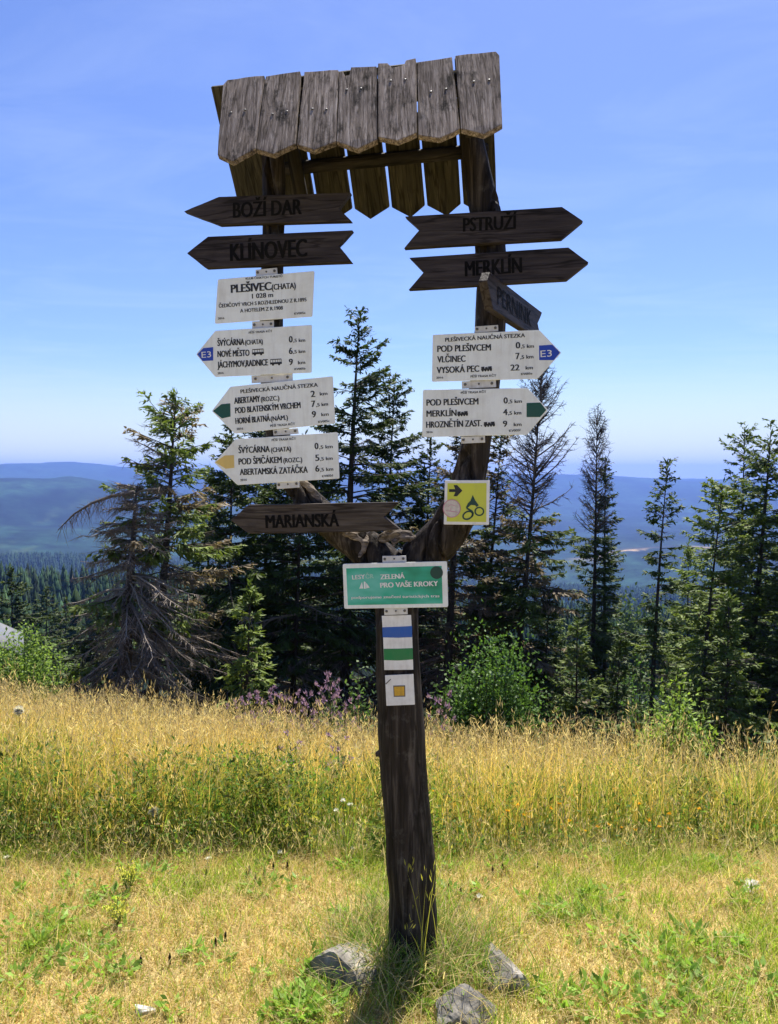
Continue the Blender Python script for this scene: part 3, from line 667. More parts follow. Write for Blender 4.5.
# ---- white hiking signs
Z3 = (180, 260, 3.89); Z4 = (180, 370, 3.242); Z5 = (390, 260, 3.705)
WOFF = 0.070
s = Sign('hiking_sign', 'white rectangular board headed PLEŠIVEC giving the height 1 028 m', 'sign', (330, 160), WOFF, Z3)
s.panel([(147, 75), (523, 42), (515, 220), (135, 248)], 0.0035, M['white'], round_=0.006)
s.lettering([('KLUB ČESKÝCH TURISTŮ', 256, 77, 398, 67, 8), ('PLEŠIVEC', 200, 128, 355, 117, 31, .022), ('(CHATA)', 358, 117, 450, 110, 22), ('1 028 m', 281, 150, 362, 144, 18),
    ('ČEDIČOVÝ VRCH S ROZHLEDNOU Z R.1895', 152, 186, 492, 161, 14), ('A HOTELEM Z R.1908', 235, 205, 400, 193, 14), ('2016', 148, 232, 172, 230, 8), ('KV005a', 445, 213, 488, 209, 8)], M['ink'])
s.bracket([(291, 36), (374, 28), (377, 54), (292, 62)]); s.bracket([(278, 238), (362, 233), (362, 263), (278, 268)])
s = Sign('hiking_sign', 'white left-pointing sign with blue E3 tip listing ŠVÝCÁRNA, NOVÉ MĚSTO, JÁCHYMOV', 'sign', (300, 360), WOFF, Z3)
s.panel([(137, 275), (513, 252), (512, 438), (137, 455), (62, 367)], 0.0035, M['white'], round_=0.005)
tip = s.flat('coloured_tip', [s.poly([(67, 367), (91, 343), (129, 339), (129, 391), (88, 393)])], M['tipblue'])
s.lettering([('E3', 85, 381, 122, 378, 23, 0.0)], M['white2'], tip, z=0.0011)
s.lettering([('PĚŠÍ TRASA KČT', 268, 287, 359, 280, 8), ('ŠVÝCÁRNA', 147, 335, 250, 330, 24), ('(CHATA)', 254, 330, 322, 326, 18), ('0', 425, 321, 438, 320, 24), (',5 km', 441, 320, 487, 318, 13),
    ('NOVÉ MĚSTO', 147, 378, 270, 373, 24), ('6', 425, 366, 438, 365, 24), (',5 km', 441, 364, 487, 361, 13), ('JÁCHYMOV,RADNICE', 147, 420, 342, 410, 24), ('9', 425, 409, 439, 408, 24), ('km', 460, 406, 487, 404, 13),
    ('2016', 147, 445, 170, 443, 8), ('KV005b', 446, 429, 488, 426, 8)], M['ink'], icons=[('bus', 281, 374, 327, 371, 28), ('bus', 351, 413, 397, 410, 28)])
s.bracket([(275, 449), (435, 440), (436, 470), (276, 478)])
s = Sign('hiking_sign', 'white left-pointing sign with dark green tip headed PLEŠIVECKÁ NAUČNÁ STEZKA', 'sign', (320, 115), WOFF, Z4)
s.panel([(163, 54), (495, 20), (503, 173), (177, 206), (103, 133)], 0.0035, M['white'], round_=0.005)
s.flat('coloured_tip', [s.poly([(107, 133), (134, 111), (163, 108), (164, 151), (136, 157)])], M['tipgreen'])
s.lettering([('PLEŠIVECKÁ NAUČNÁ STEZKA', 197, 76, 447, 54, 12), ('ABERTAMY', 177, 110, 260, 103, 20), ('(ROZC.)', 263, 103, 322, 98, 15), ('2', 425, 88, 438, 87, 20), ('km', 454, 83, 478, 81, 11),
    ('POD BLATENSKÝM VRCHEM', 180, 141, 391, 123, 19), ('7', 427, 120, 439, 119, 20), (',5 km', 442, 119, 480, 115, 11), ('HORNÍ BLATNÁ', 181, 175, 292, 166, 19), ('(NÁM.)', 295, 166, 350, 161, 15), ('9', 429, 154, 441, 153, 20), ('km', 459, 150, 482, 148, 11),
    ('PĚŠÍ TRASA KČT', 293, 185, 373, 178, 7), ('2016', 184, 195, 205, 193, 7), ('KV005c', 449, 172, 485, 168, 7)], M['ink'])
s.bracket([(299, 194), (380, 188), (383, 206), (301, 212)])
s = Sign('hiking_sign', 'white left-pointing sign with faded yellow tip, lowest of the left stack', 'sign', (330, 287), WOFF, Z4)
s.panel([(180, 224), (511, 202), (517, 352), (186, 373), (110, 300)], 0.0035, M['white'], round_=0.005)
s.flat('coloured_tip', [s.poly([(114, 299), (145, 277), (175, 276), (176, 317), (148, 320)])], M['tipyellow'])
s.lettering([('PĚŠÍ TRASA KČT', 298, 231, 376, 226, 7), ('ŠVÝCÁRNA', 191, 270, 291, 266, 20), ('(CHATA)', 296, 267, 360, 263, 15), ('0', 438, 257, 449, 256, 20), (',5 km', 452, 256, 495, 253, 11),
    ('POD ŠPIČÁKEM', 191, 307, 330, 301, 20), ('(ROZC.)', 336, 301, 396, 298, 15), ('5', 440, 295, 452, 294, 20), (',5 km', 455, 294, 495, 291, 11), ('ABERTAMSKÁ ZATÁČKA', 195, 341, 414, 333, 20), ('6', 440, 330, 452, 329, 20), (',5 km', 455, 329, 497, 326, 11),
    ('2016', 196, 361, 217, 359, 7), ('KV005d', 461, 348, 496, 345, 7)], M['ink'])
s.bracket([(311, 362), (384, 357), (385, 381), (312, 386)])
s = Sign('hiking_sign', 'white right-pointing sign with blue E3 tip listing VLČINEC and VYSOKÁ PEC', 'sign', (350, 355), WOFF + .006, Z5)
s.panel([(158, 277), (553, 259), (635, 343), (547, 440), (155, 451)], 0.0035, M['white'], round_=0.005)
tip = s.flat('coloured_tip', [s.poly([(552, 317), (602, 314), (630, 343), (607, 371), (553, 371)])], M['tipblue'])
s.lettering([('E3', 558, 360, 600, 357, 24, 0.0)], M['white2'], tip, z=0.0011)
s.lettering([('PLEŠIVECKÁ NAUČNÁ STEZKA', 205, 303, 500, 286, 14), ('POD PLEŠIVCEM', 176, 341, 373, 335, 23), ('0', 467, 328, 482, 327, 23), (',5 km', 485, 327, 533, 325, 13),
    ('VLČINEC', 176, 380, 279, 377, 23), ('7', 467, 368, 480, 367, 23), (',5 km', 483, 367, 531, 364, 13), ('VYSOKÁ PEC', 174, 420, 330, 414, 23), ('22', 447, 410, 479, 409, 22), ('km', 503, 406, 529, 405, 13),
    ('PĚŠÍ TRASA KČT', 299, 436, 393, 432, 8), ('2016', 172, 440, 197, 439, 7), ('KV005e', 486, 427, 527, 424, 8)], M['ink'], icons=[('train', 338, 415, 380, 412, 20)])
s.bracket([(313, 245), (400, 239), (401, 262), (314, 268)]); s.bracket([(265, 449), (392, 443), (393, 470), (266, 476)])
s = Sign('hiking_sign', 'white right-pointing sign with green tip listing MERKLÍN and HROZNĚTÍN', 'sign', (330, 565), WOFF + .006, Z5)
s.panel([(122, 481), (510, 474), (586, 556), (508, 647), (119, 656)], 0.0035, M['white'], round_=0.005)
s.flat('coloured_tip', [s.poly([(506, 530), (557, 528), (579, 556), (556, 582), (506, 582)])], M['tipgreen'])
s.lettering([('PĚŠÍ TRASA KČT', 263, 496, 356, 492, 8), ('POD PLEŠIVCEM', 136, 540, 327, 535, 23), ('0', 422, 532, 436, 531, 22), (',5 km', 439, 531, 488, 529, 13), ('MERKLÍN', 136, 581, 246, 578, 23), ('4', 420, 575, 435, 574, 22), (',5 km', 438, 574, 486, 572, 13),
    ('HROZNĚTÍN ZAST.', 135, 622, 340, 616, 23), ('9', 420, 618, 434, 617, 22), ('km', 459, 616, 487, 615, 13), ('2016', 135, 642, 158, 641, 7), ('KV005f', 442, 637, 484, 634, 8)], M['ink'], icons=[('train', 250, 581, 291, 578, 20), ('train', 348, 620, 391, 617, 20)])
s.bracket([(262, 655), (351, 651), (352, 676), (263, 680)])

# ---- green sponsor board
ZG = (330, 540, 5.985)
s = Sign('green_sign', 'white-framed green board reading ZELENÁ PRO VAŠE KROKY on the trunk', 'sign', (390, 270), 0.085, ZG)
s.panel([(75, 143), (700, 127), (707, 402), (85, 412)], 0.004, M['white'], 'panel', round_=0.006)
pf = s.flat('printed_face', [s.poly([(97, 170), (668, 155), (675, 380), (107, 390)])], M['teal'])
dot = s.loc(638, 195); rr = 0.0205
s.flat('dark_dot', [[(dot[0] + rr * math.cos(w), dot[1] + rr * math.sin(w)) for w in np.linspace(0, 2 * math.pi, 28, endpoint=False)]], M['darkgreen'], z=0.0012)
s.lettering([('LESY', 135, 236, 210, 231, 25), ('ZELENÁ', 303, 235, 447, 229, 28, .02), ('PRO VAŠE KROKY', 303, 285, 647, 274, 29, .02), ('podporujeme značení turistických tras', 130, 352, 655, 342, 16)], M['white2'], z=0.0013)
s.lettering([('ČR', 215, 231, 262, 228, 25)], M['palegreen'], name='pale_lettering', z=0.0013)
s.flat('tree_logo', [s.poly([(176, 290), (192, 250), (199, 290)]), s.poly([(203, 291), (203, 247), (214, 252), (214, 291)]), s.poly([(217, 290), (217, 256), (238, 284)])], M['white2'], z=0.0013)
s.bracket([(311, 97), (453, 95), (455, 132), (312, 138)]); s.bracket([(322, 410), (461, 406), (463, 447), (323, 452)])
# ---- yellow cycling sign
ZY = (430, 470, 11.11)
s = Sign('cycle_route_sign', 'small square yellow sign with bicycle symbol and black arrow', 'sign', (410, 360), 0.078, ZY)
s.panel([(165, 115), (665, 112), (655, 610), (152, 605)], 0.003, M['white2'], round_=0.003)
s.flat('printed_face', [s.poly([(195, 147), (628, 145), (624, 578), (186, 573)])], M['lime'])
s.flat('direction_arrow', [s.poly([(212, 213), (280, 213), (262, 168), (302, 168), (360, 230), (300, 292), (262, 292), (282, 245), (212, 245)])], M['ink'], z=0.0012)
def ring(cx_, cy_, rx, ry, wd, rot, k=36):
    P = []
    for i in range(k):
        w0, w1 = 2 * math.pi * i / k, 2 * math.pi * (i + 1) / k
        def pt(w, f):
            x, y = math.cos(w) * (rx + f), math.sin(w) * (ry + f); return (cx_ + x * math.cos(rot) - y * math.sin(rot), cy_ + x * math.sin(rot) + y * math.cos(rot))
        P.append(s.poly([pt(w0, -wd / 2), pt(w1, -wd / 2), pt(w1, wd / 2), pt(w0, wd / 2)]))
    return P
def stroke(pts, wd):
    P = []; pts = spline(pts, 5)
    for a, b in zip(pts[:-1], pts[1:]):
        d = (b - a) / (np.linalg.norm(b - a) + 1e-9); nn = np.array((-d[1], d[0])) * wd / 2; P.append(s.poly([a - nn, b - nn, b + nn, a + nn]))
    return P
s.flat('bicycle_symbol', [s.poly([(475, 278), (502, 335), (542, 392), (520, 412), (500, 392), (455, 388), (430, 412), (402, 412), (420, 372), (450, 340)])] + ring(548, 460, 47, 44, 16, 0) + ring(420, 503, 56, 40, 18, -0.5)
       + stroke([(412, 405), (412, 425), (440, 442), (468, 462), (478, 492), (462, 520)], 20), M['darkgreen'], z=0.0012)
ctr = (243, 427)
s.flat('round_sticker', [s.poly([(ctr[0] + 94 * math.cos(w), ctr[1] + 97 * math.sin(w)) for w in np.linspace(0, 2 * math.pi, 30, endpoint=False)])], M['palepink'], z=0.0016)
s.flat('sticker_print', ring(*ctr, 94, 97, 9, 0) + stroke([(175, 452), (240, 458), (310, 470)], 7) + stroke([(200, 405), (235, 385), (290, 402)], 5) + stroke([(228, 420), (232, 440), (225, 452)], 5), M['pink'], z=0.0021)
# ---- painted trail plates
ZT = (370, 600, 8.533)
s = Sign('trail_marker', 'tall white trail plate with blue and green bands on the trunk', 'trail marker', (232, 360), 0.074, ZT)
s.panel([(100, 135), (350, 128), (360, 320), (369, 595), (122, 598), (112, 330)], 0.002, M['white2'], 'plate', bevel=0.0005)
s.flat('blue_band', [s.poly([(105, 233), (240, 228), (360, 222), (359, 317), (240, 322), (109, 319)])], M['bandblue'])
s.flat('green_band', [s.poly([(117, 416), (240, 415), (364, 410), (367, 507), (240, 516), (120, 512)])], M['bandgreen'])
s = Sign('trail_marker', 'square white trail plate with a yellow square at its centre', 'trail marker', (255, 768), 0.076, ZT)
s.panel([(128, 643), (370, 632), (383, 893), (140, 903)], 0.002, M['white2'], 'plate', bevel=0.0005, round_=0.002)
s.flat('dark_border', [s.poly([(198, 730), (300, 728), (302, 824), (203, 826)])], M['bolt'])
s.flat('yellow_square', [s.poly([(206, 739), (293, 737), (294, 814), (210, 817)])], M['bandyellow'], z=0.0011)
s.flat('scratch', [s.poly([(130, 715), (175, 672), (180, 678), (138, 720)])], M['bolt'])

# ------------------------------------------------------------------ trees
def rhombi(mb, P, D, Ln, W, C, up=None):
    """needle sprays / leaves: one long rhombus each, base P, direction D, length Ln, width W"""
    n = len(P)
    if not n: return
    D = D / (np.linalg.norm(D, axis=1, keepdims=True) + 1e-9)
    U = rng.normal(0, 1, (n, 3)) * 0.55 + (np.array((0, 0, 1.0)) if up is None else up)
    S = np.cross(D, U); S /= (np.linalg.norm(S, axis=1, keepdims=True) + 1e-9)
    Nn = np.cross(S, D)
    m = P + D * (Ln * 0.45)[:, None]; h = S * (W * 0.5)[:, None]; sag = Nn * (W * 0.18)[:, None]
    v = np.stack([P, m - h - sag, P + D * Ln[:, None], m + h - sag], 1).reshape(-1, 3)
    q = np.arange(n * 4).reshape(-1, 4)
    mb.add(v, q, None, np.repeat(C, 4, 0))
def ribbons(mb, A, B, w, C):
    """thin dead twigs as crossed slivers"""
    n = len(A)
    if not n: return
    D = B - A; S = np.cross(D, rng.normal(0, 1, (n, 3))); S /= (np.linalg.norm(S, axis=1, keepdims=True) + 1e-9)
    S2 = np.cross(D, S); S2 /= (np.linalg.norm(S2, axis=1, keepdims=True) + 1e-9); w = np.asarray(w)[:, None]
    for s in (S, S2):
        v = np.stack([A - s * w, A + s * w, B + s * w * .3, B - s * w * .3], 1).reshape(-1, 3); mb.add(v, np.arange(n * 4).reshape(-1, 4), None, np.repeat(C, 4, 0))

DARK = np.array((0.028, 0.054, 0.014)); MIDG = np.array((0.070, 0.106, 0.020)); LITE = np.array((0.17, 0.21, 0.035)); BROWN = np.array((0.15, 0.115, 0.065))
GREY = np.array((0.20, 0.17, 0.14))
def spruce(name, label, loc, H, R, crown0=0.12, dead_top=0.0, dead_low=0.0, dens=1.0, lean=(0, 0), tone=1.0, light=0.35, brown=0.0, leaf=1.0, r0=None, seed=0, group=None,
           shape=0.8, deadp=0.05, whorl=0.26, droop=1.0, gap=0.0, deadcol=GREY, trunkcol=(0.055, 0.045, 0.037), topbreak=0.0):
    global rng
    keep = rng; rng = np.random.default_rng(seed + 100)
    root = empty(name, loc); tag(root, label, 'tree', group)
    r0 = (r0 or 0.011 * H + 0.02) * .72; R *= 1.5; whorl *= .60; dens *= 1.45; leaf *= 1.12
    def axis(z): t = z / H; return np.array((lean[0] * t * H + 0.012 * H * math.sin(t * 5 + seed) * 0.3, lean[1] * t * H, z))
    tk = MB(); Ht = H * (1 - topbreak); zz = np.linspace(-0.4, Ht, 16)
    tube(tk, [axis(z) for z in zz], [max(0.008, r0 * (1 - max(z, 0) / H) ** 0.85 * (1.15 if z < 0.3 else 1)) for z in zz], 8, trunkcol)
    if topbreak: tube(tk, [axis(Ht), axis(Ht) + np.array((0.03, 0, 0.14))], [r0 * (topbreak) ** .85 * .9, .006], 6, trunkcol)
    tk.build('trunk', M['bark'], root, True)
    fo = MB(); de = MB(); z = crown0 * H
    while z < Ht - 0.02:
        t = z / H; nb = rng.integers(4, 7)
        for b in range(nb):
            if rng.uniform() < gap: continue
            zb = z + rng.uniform(-.16, .16); tb_ = min(max(zb / H, 0), 0.99); az = rng.uniform(0, 2 * math.pi)
            L_ = max(0.10, R * (1 - (tb_ - crown0 * 0.3)) ** shape * rng.uniform(0.45, 1.2) * (0.75 + 0.25 * math.sin(az * 2 + seed)))
            if tb_ < 0.35: L_ *= 0.75 + tb_ * 0.7
            el = math.radians(-14 + 52 * tb_ ** 1.6 + rng.uniform(-9, 9) + (14 if tb_ > 1 - dead_top else 0))
            d = np.array((math.cos(az) * math.cos(el), math.sin(az) * math.cos(el), math.sin(el))); p0 = axis(zb)
            dead = tb_ > 1 - dead_top or tb_ < dead_low * rng.uniform(.75, 1.25) or rng.uniform() < deadp
            ns = 7; ss = np.linspace(0, 1, ns)
            sagk = L_ * (0.22 * droop) * (1 - 0.4 * tb_)
            path = p0 + d * (ss * L_)[:, None]; path[:, 2] += -sagk * ss ** 1.6 + sagk * 0.55 * ss ** 4
            if dead: path[:, 2] += (-sagk * 0.5 if tb_ < 1 - dead_top else sagk * 1.6) * ss ** 2; path += rng.normal(0, 0.012 * L_, path.shape) * ss[:, None]
            bc = deadcol * rng.uniform(.6, 1.3) if dead else np.array((0.07, 0.055, 0.04))
            br = (0.006 + 0.007 * L_) * (1.35 if dead else 1)
            tube(de if dead else fo, path, [br * (1 - .8 * s) for s in ss], 4 if dead else 3, bc, False)
            def along(s):
                f = s * (ns - 1); i = np.minimum(f.astype(int), ns - 2); w = (f - i)[:, None]; return path[i] * (1 - w) + path[i + 1] * w, path[i + 1] - path[i]
            side = np.cross(d, (0, 0, 1)); side /= np.linalg.norm(side) + 1e-9
            if dead:
                k = int(6 + L_ * 20); s = rng.uniform(.15, 1, k); p, tg = along(s); tg /= np.linalg.norm(tg, axis=1, keepdims=True) + 1e-9
                dd = tg * .7 + side * rng.choice((-1, 1), k)[:, None] * rng.uniform(.2, .8, (k, 1)) + np.array((0, 0, -1)) * rng.uniform(-.1, .75, (k, 1))
                q = p + dd * ((.10 + .22 * L_ * (1 - s)) * rng.uniform(.5, 1.2, k))[:, None]
                ribbons(de, p, q, np.full(k, .0045 + .001 * L_), np.tile(bc, (k, 1)) * rng.uniform(.7, 1.2, (k, 1)))
                k2 = k * 2; j = rng.integers(0, k, k2); f = rng.uniform(.3, 1, (k2, 1)); p2 = p[j] + (q[j] - p[j]) * f
                ribbons(de, p2, p2 + (dd[j] * .5 + rng.normal(0, .4, (k2, 3))) * rng.uniform(.05, .14, (k2, 1)), np.full(k2, .003), np.tile(bc, (k2, 1)) * rng.uniform(.7, 1.2, (k2, 1)))
                continue
            k = max(4, int(L_ / 0.042 * dens)); s = rng.uniform(0.08, 1, k) ** 0.8; p, tg = along(s); tg /= np.linalg.norm(tg, axis=1, keepdims=True) + 1e-9
            sg = rng.choice((-1, 1), k)[:, None]
            dd = tg * rng.uniform(.5, 1.1, (k, 1)) + side * sg * rng.uniform(.25, 1.0, (k, 1)) + np.array((0, 0, -1)) * rng.uniform(-.05, .55 * droop, (k, 1))
            ln = (0.10 + 0.26 * L_ * (1 - s) ** .8) * rng.uniform(.6, 1.25, k)
            br_ = rng.uniform(0, 1) < brown
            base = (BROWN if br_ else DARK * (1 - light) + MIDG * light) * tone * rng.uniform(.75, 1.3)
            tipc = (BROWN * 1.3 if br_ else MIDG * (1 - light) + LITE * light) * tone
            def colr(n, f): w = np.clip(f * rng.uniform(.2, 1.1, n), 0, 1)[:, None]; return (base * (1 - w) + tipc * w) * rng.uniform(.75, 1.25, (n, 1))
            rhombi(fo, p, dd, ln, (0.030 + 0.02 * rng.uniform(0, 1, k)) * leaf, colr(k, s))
            k2 = int(k * 2.2); j = rng.integers(0, k, k2); f = rng.uniform(.15, .95, k2)
            dn = dd / (np.linalg.norm(dd, axis=1, keepdims=True) + 1e-9); p2 = p[j] + dn[j] * (ln[j] * f)[:, None]
            d2 = dn[j] * .7 + rng.normal(0, .45, (k2, 3)) + np.array((0, 0, -.35 * droop)); l2 = (0.05 + .35 * ln[j] * (1 - f)) * rng.uniform(.7, 1.3, k2)
            rhombi(fo, p2, d2, l2, np.full(k2, .026) * leaf * rng.uniform(.7, 1.3, k2), colr(k2, s[j]))
        z += whorl * (0.65 + 0.5 * (1 - t)) * rng.uniform(.8, 1.2)
    if not dead_top and not topbreak:
        k = 26; zt = rng.uniform(H * .93, H + .1, k); p = np.array([axis(a) for a in zt]); dd = rng.normal(0, .5, (k, 3)) + np.array((0, 0, .8)); rhombi(fo, p, dd, rng.uniform(.08, .16, k), np.full(k, .03) * leaf, np.tile(MIDG * tone, (k, 1)))
    if fo.n: fo.build('crown', M['needle'], root)
    if de.n: de.build('dead_branches', M['twig'], root)
    rng = keep; return root

def tree_at(px_top, py_top, px_base, Y, **kw):
    """base on the ground below the picture column, height so that the top reaches its row"""
    yb = Y
    d = ray(px_base, 700); bx = d.x / d.y * Y; bz = gz(bx, Y)
    top = at(px_top, py_top, Y); H = top.z - bz
    # the trunk is seen where px_base was read at row ~690: extend that line to the ground
    q = at(px_base, 690, Y); k = (top.x - q.x) / (top.z - q.z); bx = q.x + k * (bz - q.z)
    kw['lean'] = (k, kw.get('lean_y', 0)); kw.pop('lean_y', None)
    return spruce(kw.pop('name', 'spruce_tree'), kw.pop('label'), (bx, Y, bz), H, **kw)

G = 'spruces along the edge of the meadow'
# left group
tree_at(136, 478, 124, 9.6, label='dead spruce snag with broken top and hanging bare grey branches on the left', name='dead_spruce', R=1.1, crown0=0.05, dead_low=0.0, deadp=0.88, dens=.8, light=.6, tone=1.1, brown=.35, r0=0.17, seed=3, shape=0.5, whorl=0.13, droop=2.6, topbreak=0.06, deadcol=np.array((0.26, 0.22, 0.175)), trunkcol=(0.085, 0.07, 0.06))
tree_at(176, 402, 154, 10.4, label='spruce with bushy yellow-green crown and dead lower branches behind the snag', R=1.4, crown0=0.04, dead_low=0.38, deadp=.25, brown=.22, light=0.75, tone=1.3, r0=0.13, seed=5, shape=0.45, gap=.15, dens=1.1, droop=1.2, deadcol=np.array((0.22, 0.18, 0.14)), whorl=0.21, leaf=.9)
# dark mass behind the left stack of signs
tree_at(232, 425, 226, 13.0, label='dark spruce standing behind the lowest left hiking sign', R=1.9, crown0=0.05, seed=11, tone=.98, light=.15, dens=1.05)
tree_at(268, 398, 262, 14.5, label='tall dark spruce hidden behind the left stack of white signs', R=2.0, crown0=0.10, dead_low=0.25, seed=12, tone=.98, light=.12, dens=1.05)
tree_at(306, 440, 292, 13.4, label='dark spruce with bare lower trunk left of the fork', R=1.9, crown0=0.10, dead_low=0.3, seed=13, tone=.98, light=.12)
tree_at(359, 318, 344, 14.0, label='tallest dark spruce rising between the two sign stacks', R=1.7, crown0=0.12, dead_low=0.3, seed=14, tone=.85, light=.2, dens=1.1, r0=.17, shape=.72, gap=.08)
tree_at(393, 380, 384, 15.5, label='pointed dark spruce right of the tallest one, behind the trunk', R=1.8, crown0=0.10, dead_low=0.25, seed=15, tone=.85, light=.22, dens=1.1, shape=.72)
tree_at(430, 438, 418, 15.0, label='lower dark spruce just left of the right-hand post', R=1.35, crown0=0.10, dead_low=0.25, seed=16, tone=.9, light=.25, gap=.1)
tree_at(210, 470, 204, 17.0, label='dark spruce in the gap between snag and signs', R=1.5, crown0=0.05, seed=17, tone=.8, light=.15)
tree_at(332, 470, 322, 18.0, label='dark spruce filling the shade under the MARIANSKÁ arrow', R=1.8, crown0=0.05, seed=18, tone=.98, light=.12)
# right of the post
tree_at(462, 420, 448, 13.2, label='dying spruce with brown dead branches right behind the yellow sign', R=1.25, crown0=0.06, dead_low=0.5, brown=.55, seed=21, tone=.9, light=.2, r0=.15, deadcol=np.array((.15, .11, .08)), whorl=.2)
tree_at(500, 432, 482, 14.2, label='brownish spruce with shaggy crown beside the dead-topped one', R=1.3, crown0=0.10, dead_low=0.42, brown=.5, seed=22, tone=1., light=.3, deadcol=np.array((.17, .12, .085)))
tree_at(541, 372, 516, 13.0, label='tall spruce with long bare dead top right of the white signs', R=1.4, crown0=0.08, dead_top=0.32, dead_low=0.15, brown=.38, seed=23, tone=1.1, light=.3, shape=.55, deadcol=np.array((.13, .11, .10)), whorl=.22)
tree_at(598, 424, 590, 16.5, label='spruce whose bare dead tip fans out above a dark crown', R=0.85, crown0=0.2, dead_top=0.26, dead_low=.3, seed=24, tone=1.05, light=.25, shape=.38, gap=.15, deadcol=np.array((.13, .11, .10)))
tree_at(607, 462, 603, 17.2, label='small dark spruce close behind the fan-tipped spruce', R=0.95, crown0=0.3, dead_low=.3, seed=25, tone=.9, light=.22, gap=.15)
tree_at(668, 467, 652, 13.2, label='slim spruce with thin crown on a long bare trunk', R=0.55, crown0=0.42, dead_low=.42, seed=26, tone=1.05, light=.25, shape=.6, gap=.22, whorl=.24)
tree_at(722, 486, 703, 13.8, label='mid-green bushy spruce with trunk showing, right of the slim one', R=1.35, crown0=0.10, seed=27, tone=1.55, light=.8, gap=.12, shape=.6)
tree_at(743, 430, 738, 15.5, label='tall spruce with double top near the right edge', R=1.35, crown0=0.08, seed=28, tone=1.4, light=.6, gap=.1, shape=.6)
tree_at(770, 432, 748, 14.2, label='tall leaning spruce with thick trunk at the right edge', R=1.5, crown0=0.10, seed=29, tone=1.3, light=.6, gap=.15, r0=.16, shape=.55)
tree_at(806, 470, 792, 13.0, label='dark spruce cut off by the right edge of the picture', R=1.5, crown0=0.06, seed=30, tone=1.05, light=.4, shape=.6)
tree_at(690, 545, 686, 18.5, label='pale green spruce low behind the slim trunk', R=1.6, crown0=0.05, seed=31, tone=1.5, light=.8)
tree_at(578, 625, 577, 10.6, label='young fresh-green spruce beside the leafy bush', name='young_spruce', R=0.62, crown0=0.02, seed=32, tone=1.25, light=.7, whorl=.16, leaf=.9)
tree_at(620, 640, 618, 11.5, label='young dark spruce below the fan-tipped spruce', name='young_spruce', R=0.55, crown0=0.02, seed=33, tone=.95, light=.35, whorl=.17)
tree_at(548, 600, 545, 12.5, label='young spruce in the shade right of the leafy bush', name='young_spruce', R=0.7, crown0=0.02, seed=34, tone=.95, light=.35, whorl=.17, dead_low=.2)
tree_at(728, 600, 726, 11.0, label='young spruce with light tips under the double-topped spruce', name='young_spruce', R=0.9, crown0=0.02, seed=35, tone=1.3, light=.6, whorl=.17)
tree_at(250, 590, 246, 9.4, label='young yellow-green spruce right of the dead snag', name='young_spruce', R=0.62, crown0=0.02, seed=36, tone=1.45, light=.9, whorl=.18, gap=.3, dead_low=.25, leaf=.95)
tree_at(98, 602, 95, 10.8, label='small shaded spruce left of the dead snag', name='young_spruce', R=0.8, crown0=0.02, seed=37, tone=.85, light=.25, whorl=.18, dead_low=.3)
# further down the slope on the left
for i, (px, py, Y, R_, lb) in enumerate([(12, 568, 30, 2.2, 'broad dark spruce down the slope at the left edge'), (47, 590, 33, 1.8, 'dark spruce down the slope right of the broad one'), (66, 600, 36, 1.8, 'dark spruce down the slope nearest the snag'), (-25, 560, 34, 2.2, 'dark spruce down the slope cut off by the left edge')]):
    tree_at(px, py, px, Y, label=lb, R=R_, crown0=0.02, seed=50 + i, tone=.85, light=.25, leaf=2.2, dens=.7, whorl=.42)
for i, (px, py, Y, R_, lb) in enumerate([(640, 640, 34, 2.0, 'pale spruce far down between the trunks'), (560, 620, 36, 2.0, 'spruce far down behind the dead-topped spruce'), (765, 560, 24, 2.0, 'mid-green spruce behind the right-hand trunks'), (705, 590, 26, 1.9, 'green spruce behind the bushy one on the right')]):
    tree_at(px, py, px, Y, label=lb, R=R_, crown0=0.02, seed=60 + i, tone=1.4, light=.7, leaf=1.8, dens=.7, whorl=.38)

# the long drooping branch reaching left from the snag
mb = MB(); pts = [at(x, y, 9.5) for x, y in ((134, 492), (112, 496), (92, 503), (74, 514), (58, 530))]; tube(mb, pts, [.028, .022, .017, .011, .004], 6, (.17, .14, .115))
A = []; B = []; pa = np.array(pts)
for i in range(150):
    f = random.uniform(.1, .98) * 4; k = int(f); p = pa[k] * (1 - f + k) + pa[k + 1] * (f - k); A.append(p); B.append(p + np.array((random.uniform(-.10, .06), random.uniform(-.12, .12), random.uniform(-.28, .04))))
ribbons(mb, np.array(A), np.array(B), np.full(150, .003), np.tile((.22, .15, .09), (150, 1)))
snag = [o for o in COL.objects if o.name.startswith('dead_spruce')][0]
o = mb.build('long_branch', M['twig'], snag); o.location = -Vector(snag.location)

